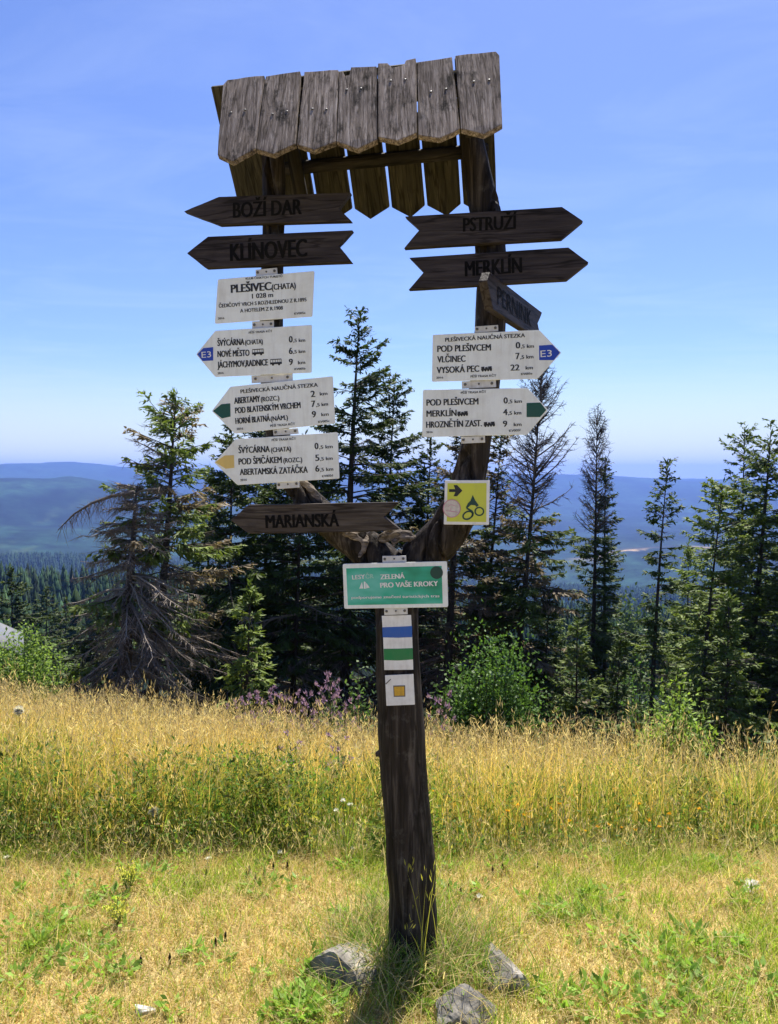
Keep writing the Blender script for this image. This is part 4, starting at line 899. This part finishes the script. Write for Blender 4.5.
def bush(name, label, loc, rx, ry, h, n, leaf=0.06, c0=(0.045, 0.10, 0.02), c1=(0.10, 0.19, 0.035), seed=0, cat='bush', stems=40):
    global rng
    keep = rng; rng = np.random.default_rng(seed + 500); root = empty(name, loc); tag(root, label, cat)
    st = MB(); lf = MB(); tips = []
    for i in range(stems):
        az = rng.uniform(0, 6.28); e = rng.uniform(0, 1) ** .6; tip = np.array((rx * e * math.cos(az), ry * e * math.sin(az), h * math.sqrt(max(0.05, 1 - e * e * .85)) * rng.uniform(.6, 1.08)))
        mid = tip * .5 + np.array((rng.uniform(-.1, .1) * rx, rng.uniform(-.1, .1) * ry, h * .08)); pts = [np.zeros(3), mid * .6, mid * 1.1, tip]
        tube(st, pts, [.012, .009, .006, .003], 4, (.09, .065, .045), False); tips.append((mid, tip))
    per = n // stems
    for mid, tip in tips:
        k = per; f = rng.beta(2.0, 1.0, k)[:, None]; c = mid * .55 + (tip - mid * .55) * f; p = c + rng.normal(0, .055 * h + .02, (k, 3)); p[:, 2] = np.maximum(p[:, 2], 0.01)
        d = rng.normal(0, .7, (k, 3)) + (tip - mid) / (np.linalg.norm(tip - mid) + 1e-6) * .5; w = np.clip(rng.uniform(0, 1, (k, 1)) * .7 + f * .3, 0, 1)
        col = (np.array(c0) * (1 - w) + np.array(c1) * w) * rng.uniform(.8, 1.25, (k, 1)) * rng.uniform(.85, 1.15)
        rhombi(lf, p, d, rng.uniform(.7, 1.3, k) * leaf, rng.uniform(.45, .65, k) * leaf, col)
    st.build('stems', M['bark'], root); lf.build('leaves', M['leaf'], root); rng = keep; return root
def bush_at(px, py_top, Y, wpx, **kw):
    p = at(px, py_top, Y); b = gz(p.x, Y); return bush('leafy_bush', kw.pop('label'), (p.x, Y, b), wpx / 2 / F * Y, wpx / 2 / F * Y * .8, p.z - b, **kw)
bush_at(494, 628, 9.6, 96, n=10000, leaf=.058, label='bright green leafy bush right of the trunk', seed=1, stems=60, c0=(.05, .115, .022), c1=(.12, .22, .04))
bush_at(676, 686, 6.5, 60, n=6000, leaf=.045, stems=60, label='round light-green bush under the slim spruce', seed=2, c0=(.12, .21, .035), c1=(.28, .40, .06))
bush_at(20, 634, 11.5, 120, n=8000, leaf=.058, label='light-green shrub in front of the hut roof', seed=3, c0=(.10, .18, .035), c1=(.24, .34, .07), stems=60)
bush_at(-60, 640, 12, 110, n=2200, leaf=.08, label='light-green shrub at the left edge', seed=4, c0=(.06, .12, .025), c1=(.14, .22, .05))
bush_at(772, 733, 8.0, 60, n=1600, leaf=.07, label='low green bush at the right edge of the meadow', seed=5)
bush_at(357, 672, 7.4, 22, n=500, leaf=.05, label='small upright leafy shoot left of the trunk', seed=6, stems=10, c1=(.12, .2, .05))
bush_at(640, 660, 12.0, 60, n=1800, leaf=.08, label='dark leafy bush between young spruce and slim trunk', seed=7)
bush_at(440, 690, 9.5, 40, n=900, leaf=.07, label='low dark bush at the foot of the dying spruce', seed=8, c0=(.03, .06, .015), c1=(.06, .10, .025))
for px, py, h, lb in ((128, 872, .13, 'taller yellow-flowering plant at the left edge of the mown strip'), (117, 905, .09, 'lower yellow-flowering plant nearest the left foreground')):
    d = ray(px, py + 16); p = CAM + d * (-CAM.z / d.z); root = empty('yellow_plant', (p.x, p.y, gz(p.x, p.y))); tag(root, lb, 'plant'); st = MB(); fl = MB()
    for s_ in range(8):
        a = s_ * 2.4; q = np.array((.035 * math.cos(a), .035 * math.sin(a), h * (.7 + .05 * s_))); tube(st, [(0, 0, 0), tuple(q * .6), tuple(q)], [.0022, .0018, .001], 4, (.16, .22, .05), False)
        k = 26; f = rng.uniform(.35, 1, (k, 1)); rhombi(fl, q * f + rng.normal(0, .006, (k, 3)), rng.normal(0, .6, (k, 3)) + np.array((0, 0, .6)), rng.uniform(.008, .016, k), np.full(k, .007), np.where(f > .55, np.array((.62, .60, .10)), np.array((.22, .30, .06))) * rng.uniform(.8, 1.2, (k, 1)))
    st.build('stem', M['grass'], root); fl.build('flowers', M['petal'], root)
# round deciduous trees far down in the valley gap
for i, (px, py, Y, w, lb) in enumerate([(628, 600, 60, 34, 'round pale broadleaf tree down in the valley gap'), (655, 606, 66, 34, 'smaller round broadleaf tree beside it in the valley gap'), (602, 612, 62, 26, 'low round broadleaf tree left in the valley gap')]):
    p = at(px, py, Y); b = gz(p.x, Y); t = bush('broadleaf_tree', lb, (p.x, Y, b), w / 2 / F * Y, w / 2 / F * Y, p.z - b, n=2600, leaf=.42, c0=(.05, .085, .03), c1=(.10, .15, .05), seed=30 + i, cat='tree', stems=30)
    for ch in t.children: ch.name = 'branches' if ch.name.startswith('stems') else 'crown'

# hut whose roof corner shows on the left
hut = empty('hut', (0, 0, 0)); tag(hut, 'pale grey roof corner of a low hut at the left edge', 'hut')
hp = at(24, 657, 19.0); zb = gz(hp.x - 2, 20) - 0.3
hh = hp.z - zb; ha = math.atan2(-hp.x, hp.y); hut.rotation_euler = (0, 0, ha); hut.location = (hp.x - (1.95 * math.cos(ha) + 1.55 * math.sin(ha)), hp.y - (1.95 * math.sin(ha) - 1.55 * math.cos(ha)), zb)
mb = MB(); box(mb, (-1.6, -1.3, 0), (1.6, 1.3, hh + .05)); mb.add([(-1.6, -1.3, hh + .05), (1.6, -1.3, hh + .05), (0, -1.3, hh + 1.0), (-1.6, 1.3, hh + .05), (1.6, 1.3, hh + .05), (0, 1.3, hh + 1.0)], None, [(0, 1, 2), (4, 3, 5)]); mb.build('wall', M['beam'], hut)
mb = MB()
for sgn in (-1, 1):
    a = np.array((sgn * 1.95, 0, hh - .02)); b = np.array((0, 0, hh + 1.12)); v = []
    for yy in (-1.55, 1.55):
        for p, dz in ((a, 0), (b, 0), (b, .05), (a, .05)): v.append((p[0], yy, p[2] + dz))
    mb.add(v, [(0, 1, 2, 3), (7, 6, 5, 4), (3, 2, 6, 7), (0, 4, 5, 1), (0, 3, 7, 4), (1, 5, 6, 2)])
M['hutroof'] = paint('pale_sheet_roof', (0.13, 0.13, 0.135), dirt=0.2, rough=0.5, scale=3); mb.build('roof', M['hutroof'], hut)
mb = MB(); box(mb, (-.45, -1.33, 0), (.45, -1.295, 1.0)); mb.build('door', M['arrow_grey'], hut)

# ------------------------------------------------------------------ stones
def rock(label, px, py, Y, sx, sy, sz, rz, tilt=0, mat='stone', seed=0, sink=.35):
    b = bmesh.new(); bmesh.ops.create_icosphere(b, subdivisions=4, radius=1.0)
    for v in b.verts:
        p = v.co.copy(); f = 1 + .30 * mnoise.noise(p * 1.1 + Vector((seed * 7, 0, 0))); c = p * f
        # chop into facets
        for k in range(8):
            r = random.Random(seed * 31 + k); n = Vector((r.uniform(-1, 1), r.uniform(-1, 1), r.uniform(-.2, 1))).normalized(); lim = r.uniform(.42, .68); dd = c.dot(n)
            if dd > lim: c -= n * (dd - lim)
        c += p * (.045 * mnoise.noise(p * 4 + Vector((seed, 3, 0))) + .02 * mnoise.noise(p * 11)); v.co = Vector((c.x * sx, c.y * sy, c.z * sz))
    me = bpy.data.meshes.new('stone'); b.to_mesh(me); b.free(); me.materials.append(M[mat])
    o = link('stone', me); w = at(px, py, Y); o.location = (w.x, Y, gz(w.x, Y) + sz * (1 - sink) - sz * .50); o.rotation_euler = (tilt, 0, rz); tag(o, label, 'stone'); return o
def ground_at(px, py):
    d = ray(px, py); t = 1.0
    for i in range(60):
        p = CAM + d * t; e = p.z - gz(p.x, p.y)
        t += e / max(.2, -d.z) * .8
    return CAM + d * t
def rock_at(label, px, py, *a, **k): g = ground_at(px, py); return rock(label, px, py, g.y, *a, **k)
rock_at('angular grey stone left of the trunk base', 351, 976, .125, .14, .13, .4, seed=1)
rock_at('flat-topped grey stone in front of the trunk base', 458, 1018, .125, .11, .11, -.2, seed=2)
rock_at('long slanting grey stone right of the trunk base', 502, 978, .09, .23, .09, .45, seed=3)
rock_at('small whitish stone in the grass on the right', 752, 888, .065, .05, .042, .1, mat='whitestone', seed=4)
rock_at('small pale stone at the bottom left edge', 143, 1014, .04, .035, .034, .1, mat='whitestone', seed=5)

# ------------------------------------------------------------------ grass
STRAW = np.array((0.60, 0.485, 0.265)); GOLD = np.array((0.66, 0.44, 0.10)); GREEN = np.array((0.18, 0.29, 0.04)); OLIVE = np.array((0.36, 0.34, 0.06)); DGREEN = np.array((0.05, 0.10, 0.018))
def blades(mb, X, Y, Z, H, W, lean, C, az=None, curl=0.5, base=None):
    """bent blades of three pieces"""
    n = len(X); az = rng.uniform(0, 6.28, n) if az is None else az; fa = rng.uniform(0, 6.28, n)
    D = np.stack([np.cos(az), np.sin(az), np.zeros(n)], -1); S = np.stack([np.cos(fa), np.sin(fa), np.zeros(n)], -1); B = np.stack([X, Y, Z], -1)
    rows = []
    for t, w in ((0, 1.0), (.4, .95), (.75, .62)):
        c = B + D * (H * lean * t ** (1 + curl))[:, None]; c[:, 2] += H * t * (1 - .30 * lean * t); h = S * (W * .5 * w)[:, None]; rows += [c - h, c + h]
    c = B + D * (H * lean)[:, None]; c[:, 2] += H * (1 - .30 * lean); rows.append(c)
    v = np.stack(rows, 1); i = np.arange(n)[:, None] * 7
    q = np.concatenate([i + np.array([[0, 1, 3, 2]]), i + np.array([[2, 3, 5, 4]])]); t = i + np.array([[4, 5, 6]])
    CC = np.repeat(C[:, None, :], 7, 1)
    if base is not None: CC[:, :2] = CC[:, :2] * .45 + np.array(base) * .55; CC[:, 2:4] = CC[:, 2:4] * .8 + np.array(base) * .2      # stalks greener towards the root, also darkened to paint in shade at the foot
    mb.add(v.reshape(-1, 3), q, t, CC.reshape(-1, 3)); return c
def edge(x):                                               # where the mown strip ends and the tall meadow starts
    return 3.37 + 0.42 * (fbm(x * 1.7, x * 0 + 4, 8) - .5) + 0.01 * x
def frustum(n, y0, y1, pad=0.6):
    Y = np.sqrt(rng.uniform(y0 ** 2, y1 ** 2, n)); X = rng.uniform(-1, 1, n) * (Y * 0.53 + pad); return X, Y
def lawn():
    mb = MB(); n = 190000; X, Y = frustum(n, 1.7, 3.8); k = Y < edge(X) + .18; X, Y = X[k], Y[k]; n = len(X)
    g = fbm(X * 2.6 + 10, Y * 3.0, 55, 4); g2 = fbm(X * 9, Y * 10, 66, 3)
    gw = np.clip(sstep(0.46, 0.66, g * .62 + g2 * .38) * 1.0, 0, 1); gr = rng.uniform(0, 1, n) < (0.15 + 0.56 * gw)
    dry = (STRAW * (1 - .62 * rng.uniform(0, 1, (n, 1))) + GOLD * .3 * rng.uniform(0, 1, (n, 1))) * (0.85 + .45 * g2[:, None])
    grn = GREEN * rng.uniform(.6, 1.3, (n, 1)) + OLIVE * rng.uniform(0, .6, (n, 1))
    C = np.where(gr[:, None], grn, dry); H = np.where(gr, rng.uniform(.02, .075, n), rng.uniform(.012, .055, n)) * (0.7 + .8 * g2)
    blades(mb, X, Y, ground_z(X, Y) - .004, H, rng.uniform(.0016, .0038, n), np.where(gr, rng.uniform(.1, .9, n), rng.uniform(.4, 1.7, n)), C)
    # longer loose straws lying and standing
    n = 12000; X, Y = frustum(n, 1.8, 3.6); H = rng.uniform(.05, .16, n) * (0.5 + fbm(X * 2, Y * 2, 91)); C = np.where(rng.uniform(0, 1, (n, 1)) < .65, STRAW * rng.uniform(.7, 1.2, (n, 1)), OLIVE * rng.uniform(.7, 1.2, (n, 1)))
    blades(mb, X, Y, ground_z(X, Y), H, rng.uniform(.0012, .0024, n), rng.uniform(.2, 1.6, n), C)
    tag(mb.build('short_grass', M['grass']), 'short dry yellow and green grass of the mown strip', 'grass', kind='stuff')
lawn()
def meadow():
    mb = MB(); n = 120000; X, Y = frustum(n, 3.15, 8.4, 1.2); e = edge(X); k = (Y > e + rng.uniform(-.06, .26, n)) & (rng.uniform(0, 1, n) < .18 + .82 * sstep(.36, .56, fbm(X * 3.0, Y * 2.4, 160, 3))); X, Y = X[k], Y[k]; n = len(X); e = edge(X)
    p = fbm(X * .8 + 4, Y * .8, 101, 4); p2 = fbm(X * 3, Y * 3, 102, 3); near = 1 - sstep(0, .9, Y - e); p3 = fbm(X * 1.4 + 9, Y * 1.4, 140, 3)
    cl = fbm(X * 3.2 + 2, Y * 3.2, 150, 3); hb = (0.47 - 0.015 * np.clip(X, -2.5, 2.5)) * (0.40 + .55 * p + .75 * cl); H = hb * rng.beta(3.2, 1.7, n) * 1.42 * (0.55 + .45 * sstep(-.05, .22, Y - e))
    gr = rng.uniform(0, 1, n) < (.25 + .30 * near * (0.3 + p2) + .42 * sstep(.50, .66, p3))
    dry = GOLD * rng.uniform(.65, 1.25, (n, 1)) * (0.8 + .4 * p2[:, None]) + STRAW * rng.uniform(0, .5, (n, 1))
    grn = GREEN * rng.uniform(.4, 1.0, (n, 1)) + OLIVE * rng.uniform(.05, .6, (n, 1)); C = np.where(gr[:, None], grn, dry); H = np.where(gr, H * .82, H)
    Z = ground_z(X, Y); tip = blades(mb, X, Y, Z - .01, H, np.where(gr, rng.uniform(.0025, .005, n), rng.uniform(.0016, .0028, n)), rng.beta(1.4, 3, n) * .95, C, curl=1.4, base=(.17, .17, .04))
    # feathery seed heads on most dry stalks
    j = np.nonzero((~gr) & (rng.uniform(0, 1, n) < .75))[0]; hue = rng.uniform(0, 1, (len(j), 1)); base = (STRAW * .95 * (1 - hue) + np.array((.42, .29, .15)) * hue) * rng.uniform(.8, 1.25, (len(j), 1)); tilt = rng.normal(0, .35, (len(j), 3))
    for rep in range(5):
        P = tip[j] + rng.normal(0, .006, (len(j), 3)) - np.array((0, 0, .014 * rep)); D = tilt + rng.normal(0, .28, (len(j), 3)) + np.array((0, 0, 1.0))
        rhombi(mb, P, D, rng.uniform(.018, .050, len(j)), rng.uniform(.0025, .006, len(j)), base * rng.uniform(.85, 1.15, (len(j), 1)), up=rng.normal(0, 1, (len(j), 3)))
    # a few taller loose grasses standing above the rest
    n = 2600; X, Y = frustum(n, 3.6, 8.0, 1.0); tip = blades(mb, X, Y, ground_z(X, Y), rng.uniform(.42, .66, n) * (1 - .06 * np.clip(X, -2.5, 2.5)), np.full(n, .002), rng.uniform(.1, .6, n), STRAW * rng.uniform(.7, 1.1, (n, 1)), curl=1.6)
    for rep in range(7): rhombi(mb, tip + rng.normal(0, .012, tip.shape) - np.array((0, 0, .016 * rep)), rng.normal(0, .5, tip.shape) + np.array((0, 0, .8)), rng.uniform(.02, .045, n), np.full(n, .0035), STRAW * rng.uniform(.75, 1.2, (n, 1)), up=rng.normal(0, 1, tip.shape))
    # leafy undergrowth, thickest along the mown edge
    n = 330000; X, Y = frustum(n, 3.1, 5.4, 0.8); e = edge(X); w = fbm(X * 2.2, Y * 2.2, 120, 3); k = (Y > e + rng.uniform(-.10, .12, n)) & (rng.uniform(0, 1, n) < sstep(.50, .66, w) * np.where(Y - e < .5, .9, .22) + np.where(Y - e < .35, .22, .05)); X, Y, e, w = X[k], Y[k], e[k], w[k]; n = len(X)
    Z = ground_z(X, Y) + rng.beta(1.2, 2, n) * .40 * (0.45 + w) * (0.45 + .55 * sstep(0, .2, Y - e)); D = rng.normal(0, .7, (n, 3)) + np.array((0, 0, .45)); L_ = rng.uniform(.012, .040, n)
    yel = (rng.uniform(0, 1, (n, 1)) < .45); rhombi(mb, np.stack([X, Y, Z], -1), D, L_, L_ * rng.uniform(.2, .45, n), np.where(yel, OLIVE * rng.uniform(.4, 1.0, (n, 1)), DGREEN * rng.uniform(.6, 1.5, (n, 1)) + GREEN * rng.uniform(0, .5, (n, 1))))
    # bushy weed clumps of different heights, and loose stalks straying into the mown strip
    for i in range(85):
        y = rng.uniform(3.35, 5.6); x = rng.uniform(-1, 1) * (y * .53 + .3); e0 = float(edge(np.array([x]))[0]); y = max(y, e0 - .04); hh = rng.uniform(.12, .36) * (.6 if y - e0 < .12 else 1); rr = rng.uniform(.05, .15); hh = min(hh, .26 if i % 3 == 0 else .36); k = int((150 if i % 3 == 0 else 240) * rr / .1 * hh / .25)
        a = rng.uniform(0, 6.28, k); f = rng.beta(1.6, 1.2, k); r_ = rr * np.sqrt(rng.uniform(0, 1, k)) * (1.1 - .6 * f); P = np.stack([x + r_ * np.cos(a), y + r_ * np.sin(a), np.zeros(k)], -1); P[:, 2] = ground_z(P[:, 0], P[:, 1]) + f * hh
        D = np.stack([np.cos(a), np.sin(a), rng.uniform(-.2, .9, k)], -1) + rng.normal(0, .4, (k, 3)); L_ = rng.uniform(.018, .05, k); c_ = (DGREEN * 1.0 + OLIVE * .25, GREEN * .62, OLIVE * .6)[i % 3]
        rhombi(mb, P, D, L_, L_ * rng.uniform(.25, .5, k), c_ * rng.uniform(.6, 1.4, (k, 1)))
    n = 5200; X, Y = frustum(n, 2.9, 3.8, .8); e = edge(X); k = (Y < e + .08) & (Y > e - .42 * rng.uniform(0, 1, n) ** 2); X, Y = X[k], Y[k]; n = len(X); H = rng.uniform(.07, .26, n)
    tip = blades(mb, X, Y, ground_z(X, Y), H, rng.uniform(.0016, .003, n), rng.uniform(.1, .9, n), np.where(rng.uniform(0, 1, (n, 1)) < .55, STRAW * rng.uniform(.6, 1, (n, 1)), GREEN * rng.uniform(.5, 1.1, (n, 1))), curl=1.2)
    for rep in range(3): rhombi(mb, tip + rng.normal(0, .006, tip.shape), rng.normal(0, .4, tip.shape) + np.array((0, 0, .9)), rng.uniform(.015, .035, n), np.full(n, .0035), STRAW * rng.uniform(.7, 1.1, (n, 1)), up=rng.normal(0, 1, tip.shape))
    tag(mb.build('tall_grass', M['grass']), 'tall golden meadow grass in seed with green weeds at its foot', 'grass', kind='stuff')
meadow()
def tufts():
    """longer unmown grass round the foot of the post and its stones"""
    mb = MB(); c = ground_at(413, 955); n = 3800; a = rng.uniform(0, 6.28, n); r = .10 + np.abs(rng.normal(0, .13, n)); X = c.x + np.cos(a) * r; Y = c.y + np.sin(a) * r * .9 - .03
    H = rng.uniform(.05, .20, n); g = rng.uniform(0, 1, n) < .5; C = np.where(g[:, None], GREEN * rng.uniform(.6, 1.2, (n, 1)), STRAW * rng.uniform(.6, 1.05, (n, 1)))
    blades(mb, X, Y, ground_z(X, Y) - .005, H, rng.uniform(.002, .0042, n), rng.uniform(.2, 1.3, n), C)
    n = 9; X = c.x + rng.uniform(-.02, .10, n); Y = c.y - rng.uniform(.10, .2, n); tip = blades(mb, X, Y, ground_z(X, Y), rng.uniform(.25, .48, n), np.full(n, .0035), rng.uniform(.1, .4, n), OLIVE * rng.uniform(.9, 1.3, (n, 1)))
    for k in range(6): rhombi(mb, tip + rng.normal(0, .01, tip.shape), rng.normal(0, .3, tip.shape) + np.array((0, 0, 1)), rng.uniform(.015, .032, n), np.full(n, .0045), OLIVE * rng.uniform(.9, 1.2, (n, 1)))
    tag(mb.build('grass_tuft', M['grass']), 'unmown longer grass around the foot of the signpost', 'grass', kind='stuff')
tufts()
def broad_weeds():
    """flat leaf rosettes and low clover patches in the mown strip"""
    mb = MB()
    spots = [(690, 945, .10, 60), (600, 935, .12, 60), (655, 960, .10, 60), (720, 950, .08, 50), (545, 915, .05, 30), (310, 1010, .10, 110), (290, 1018, .08, 80), (610, 1010, .12, 70), (700, 1005, .12, 70), (560, 1000, .08, 40), (90, 960, .10, 50), (30, 935, .10, 50), (260, 890, .08, 40), (590, 860, .10, 50), (110, 905, .06, 30), (150, 880, .10, 50), (640, 850, .08, 40), (500, 870, .06, 30), (760, 990, .08, 50), (20, 985, .08, 40), (745, 905, .06, 30), (450, 845, .10, 70), (410, 842, .10, 50)]
    spots += [(rng.uniform(0, 778), 845 + 179 * rng.uniform(0, 1) ** 1.3, rng.uniform(.02, .06), int(rng.uniform(8, 26))) for _ in range(75)]
    for px, py, R, k in spots:
        k = int(k * 1.5)
        g = ground_at(px, py); a = rng.uniform(0, 6.28, k); r = R * np.sqrt(rng.uniform(0, 1, k)); X = g.x + r * np.cos(a); Y = g.y + r * np.sin(a); Z = ground_z(X, Y) + rng.uniform(.004, .04, k)
        D = np.stack([np.cos(a), np.sin(a), rng.uniform(.1, .9, k)], -1) + rng.normal(0, .4, (k, 3)); L_ = rng.uniform(.016, .048, k); rhombi(mb, np.stack([X, Y, Z], -1), D, L_, L_ * rng.uniform(.3, .55, k), (GREEN * rng.uniform(.8, 1.6, (k, 1)) + DGREEN * rng.uniform(0, .5, (k, 1))))
    tag(mb.build('weeds', M['leaf']), 'broad-leaved green weeds scattered through the short grass', 'weeds', kind='stuff')
broad_weeds()

# ------------------------------------------------------------------ single flowers
def thistle():
    root = empty('thistle', (0, 0, 0)); st = MB(); lf = MB(); fl = MB()
    tube(st, [(0, 0, 0), (.01, 0, .3), (.0, .01, .62)], [.006, .005, .003], 5, (.10, .13, .05), False)
    for i in range(7):
        a = i * 2.4; z = .30 + .05 * i; q = np.array((math.cos(a) * .07, math.sin(a) * .07, z + .10 - .006 * i)); tube(st, [(0.005, 0, z), tuple(q)], [.003, .002], 4, (.10, .13, .05), False)
        k = 16; D = rng.normal(0, .6, (k, 3)) + np.array((0, 0, .8)); rhombi(fl, np.tile(q, (k, 1)), D, rng.uniform(.022, .040, k), np.full(k, .012), np.array((.36, .23, .36)) * rng.uniform(.7, 1.3, (k, 1)))
        k = 4; rhombi(lf, np.tile((0.005, 0, z * .8), (k, 1)), np.stack([np.cos(a + np.arange(k)), np.sin(a + np.arange(k)), np.full(k, .5)], -1), np.full(k, .09), np.full(k, .022), np.array((.09, .14, .045)) * rng.uniform(.8, 1.2, (k, 1)))
    st.build('stem', M['grass'], root); lf.build('leaves', M['leaf'], root); fl.build('flowers', M['petal'], root); return root
GT = 'purple thistles along the top of the meadow'
proto = None
tpx = [(242, 688), (248, 686), (256, 684), (263, 683), (270, 682), (277, 685), (284, 687), (292, 684), (310, 688), (318, 680), (324, 676), (328, 668), (331, 664), (333, 672), (338, 684), (345, 688), (352, 690), (300, 690), (443, 684), (436, 688), (447, 690), (339, 729), (290, 730), (306, 690), (265, 690), (234, 692)]
for i, (px, py) in enumerate(tpx):
    Y = random.uniform(5.8, 6.8) if py < 700 else 4.4
    o = thistle() if i == 0 else dup(proto)
    if i == 0: proto = o
    top = at(px, py, Y); b = gz(top.x, Y); sc = max(.5, (top.z - b) / .72); o.location = (top.x, Y, b); o.scale = (.9, .9, sc); o.rotation_euler[2] = random.uniform(0, 6)
    tag(o, 'purple-flowered thistle standing at the top of the tall meadow grass', 'thistle', GT)
def small(name, label, cat, group, build, spots, h):
    pr = None
    for i, (px, py) in enumerate(spots):
        if pr is None: o = build(); pr = o
        else: o = dup(pr)
        tag(o, label, cat, group); g = ground_at(px, min(1023, py))
        yy = g.y if py > 846 else min(g.y, 3.40 + .04 * (i % 5)) if py > 800 else 3.8
        top = at(px, py, yy - .01); b = gz(top.x, yy); hz = max(.04, top.z - b); o.location = (top.x, yy, b); o.rotation_euler[2] = i * 1.7
        for ch in o.children:
            if ch.name.startswith('stem'): ch.scale = (1, 1, hz / h)
            else: ch.location = (0, 0, hz - h)
def flower(name, petal, r, n, stemc=(.10, .16, .04), globe=False, spike=False):
    def f():
        root = empty(name); s = MB(); tube(s, [(0, 0, 0), (.004, .002, .06), (0, 0, .10)], [.0018, .0015, .001], 4, stemc, False); s.build('stem', M['grass'], root); m = MB()
        if spike:
            tube(m, [(0, 0, .076), (0, 0, .088), (0, 0, .108), (0, 0, .120)], [.002, .0052, .0044, .001], 7, petal)
        else:
            D = rng.normal(0, 1, (n, 3)); D /= np.linalg.norm(D, axis=1, keepdims=True)
            if not globe: D[:, 2] = np.abs(D[:, 2]) * .5 + .15
            rhombi(m, np.tile((0, 0, .10), (n, 1)), D, np.full(n, r) * rng.uniform(.7, 1.1, n), np.full(n, r * (.16 if globe else .5)), np.array(petal) * rng.uniform(.85, 1.15, (n, 1)))
        m.build('flower' if not spike else 'flower_spike', M['petal'], root); return root
    return f
small('dandelion_clock', 'round pale dandelion clock in the grass on the left', 'flower', 'dandelion clocks', flower('dandelion_clock', (.66, .62, .54), .029, 320, globe=True), [(18, 711), (153, 812), (148, 832)], .10)
small('yarrow', 'flat white yarrow head at the edge of the tall grass', 'flower', 'white yarrow flowers', flower('white_flower', (.75, .74, .68), .016, 26), [(343, 802), (350, 806), (336, 812), (210, 824), (146, 840), (208, 868), (280, 862), (352, 858), (365, 854), (5, 867), (480, 907), (605, 850)], .10)
small('yellow', 'small orange-yellow wildflower at the foot of the tall grass', 'flower', 'yellow wildflowers', flower('yellow_flower', (.75, .42, .02), .014, 14), [(508, 812), (518, 806), (525, 816), (552, 810), (560, 805), (540, 800), (598, 828), (610, 826), (622, 829), (636, 831), (650, 822), (585, 832), (640, 805), (470, 800), (455, 806), (432, 792), (660, 828), (670, 815), (690, 830), (615, 790), (570, 822), (626, 852), (575, 797), (700, 810)], .10)
small('plantain', 'ribwort plantain with dark brown flower spike in the short grass', 'plant', 'plantain spikes in the short grass', flower('plantain', (.045, .040, .022), .01, 8, spike=True), [(184, 892), (197, 892), (206, 880), (246, 882), (249, 876), (264, 878), (273, 872), (287, 871), (215, 950), (225, 944), (140, 968), (169, 966), (503, 874), (493, 876), (449, 894), (461, 898), (538, 872), (255, 885)], .114)
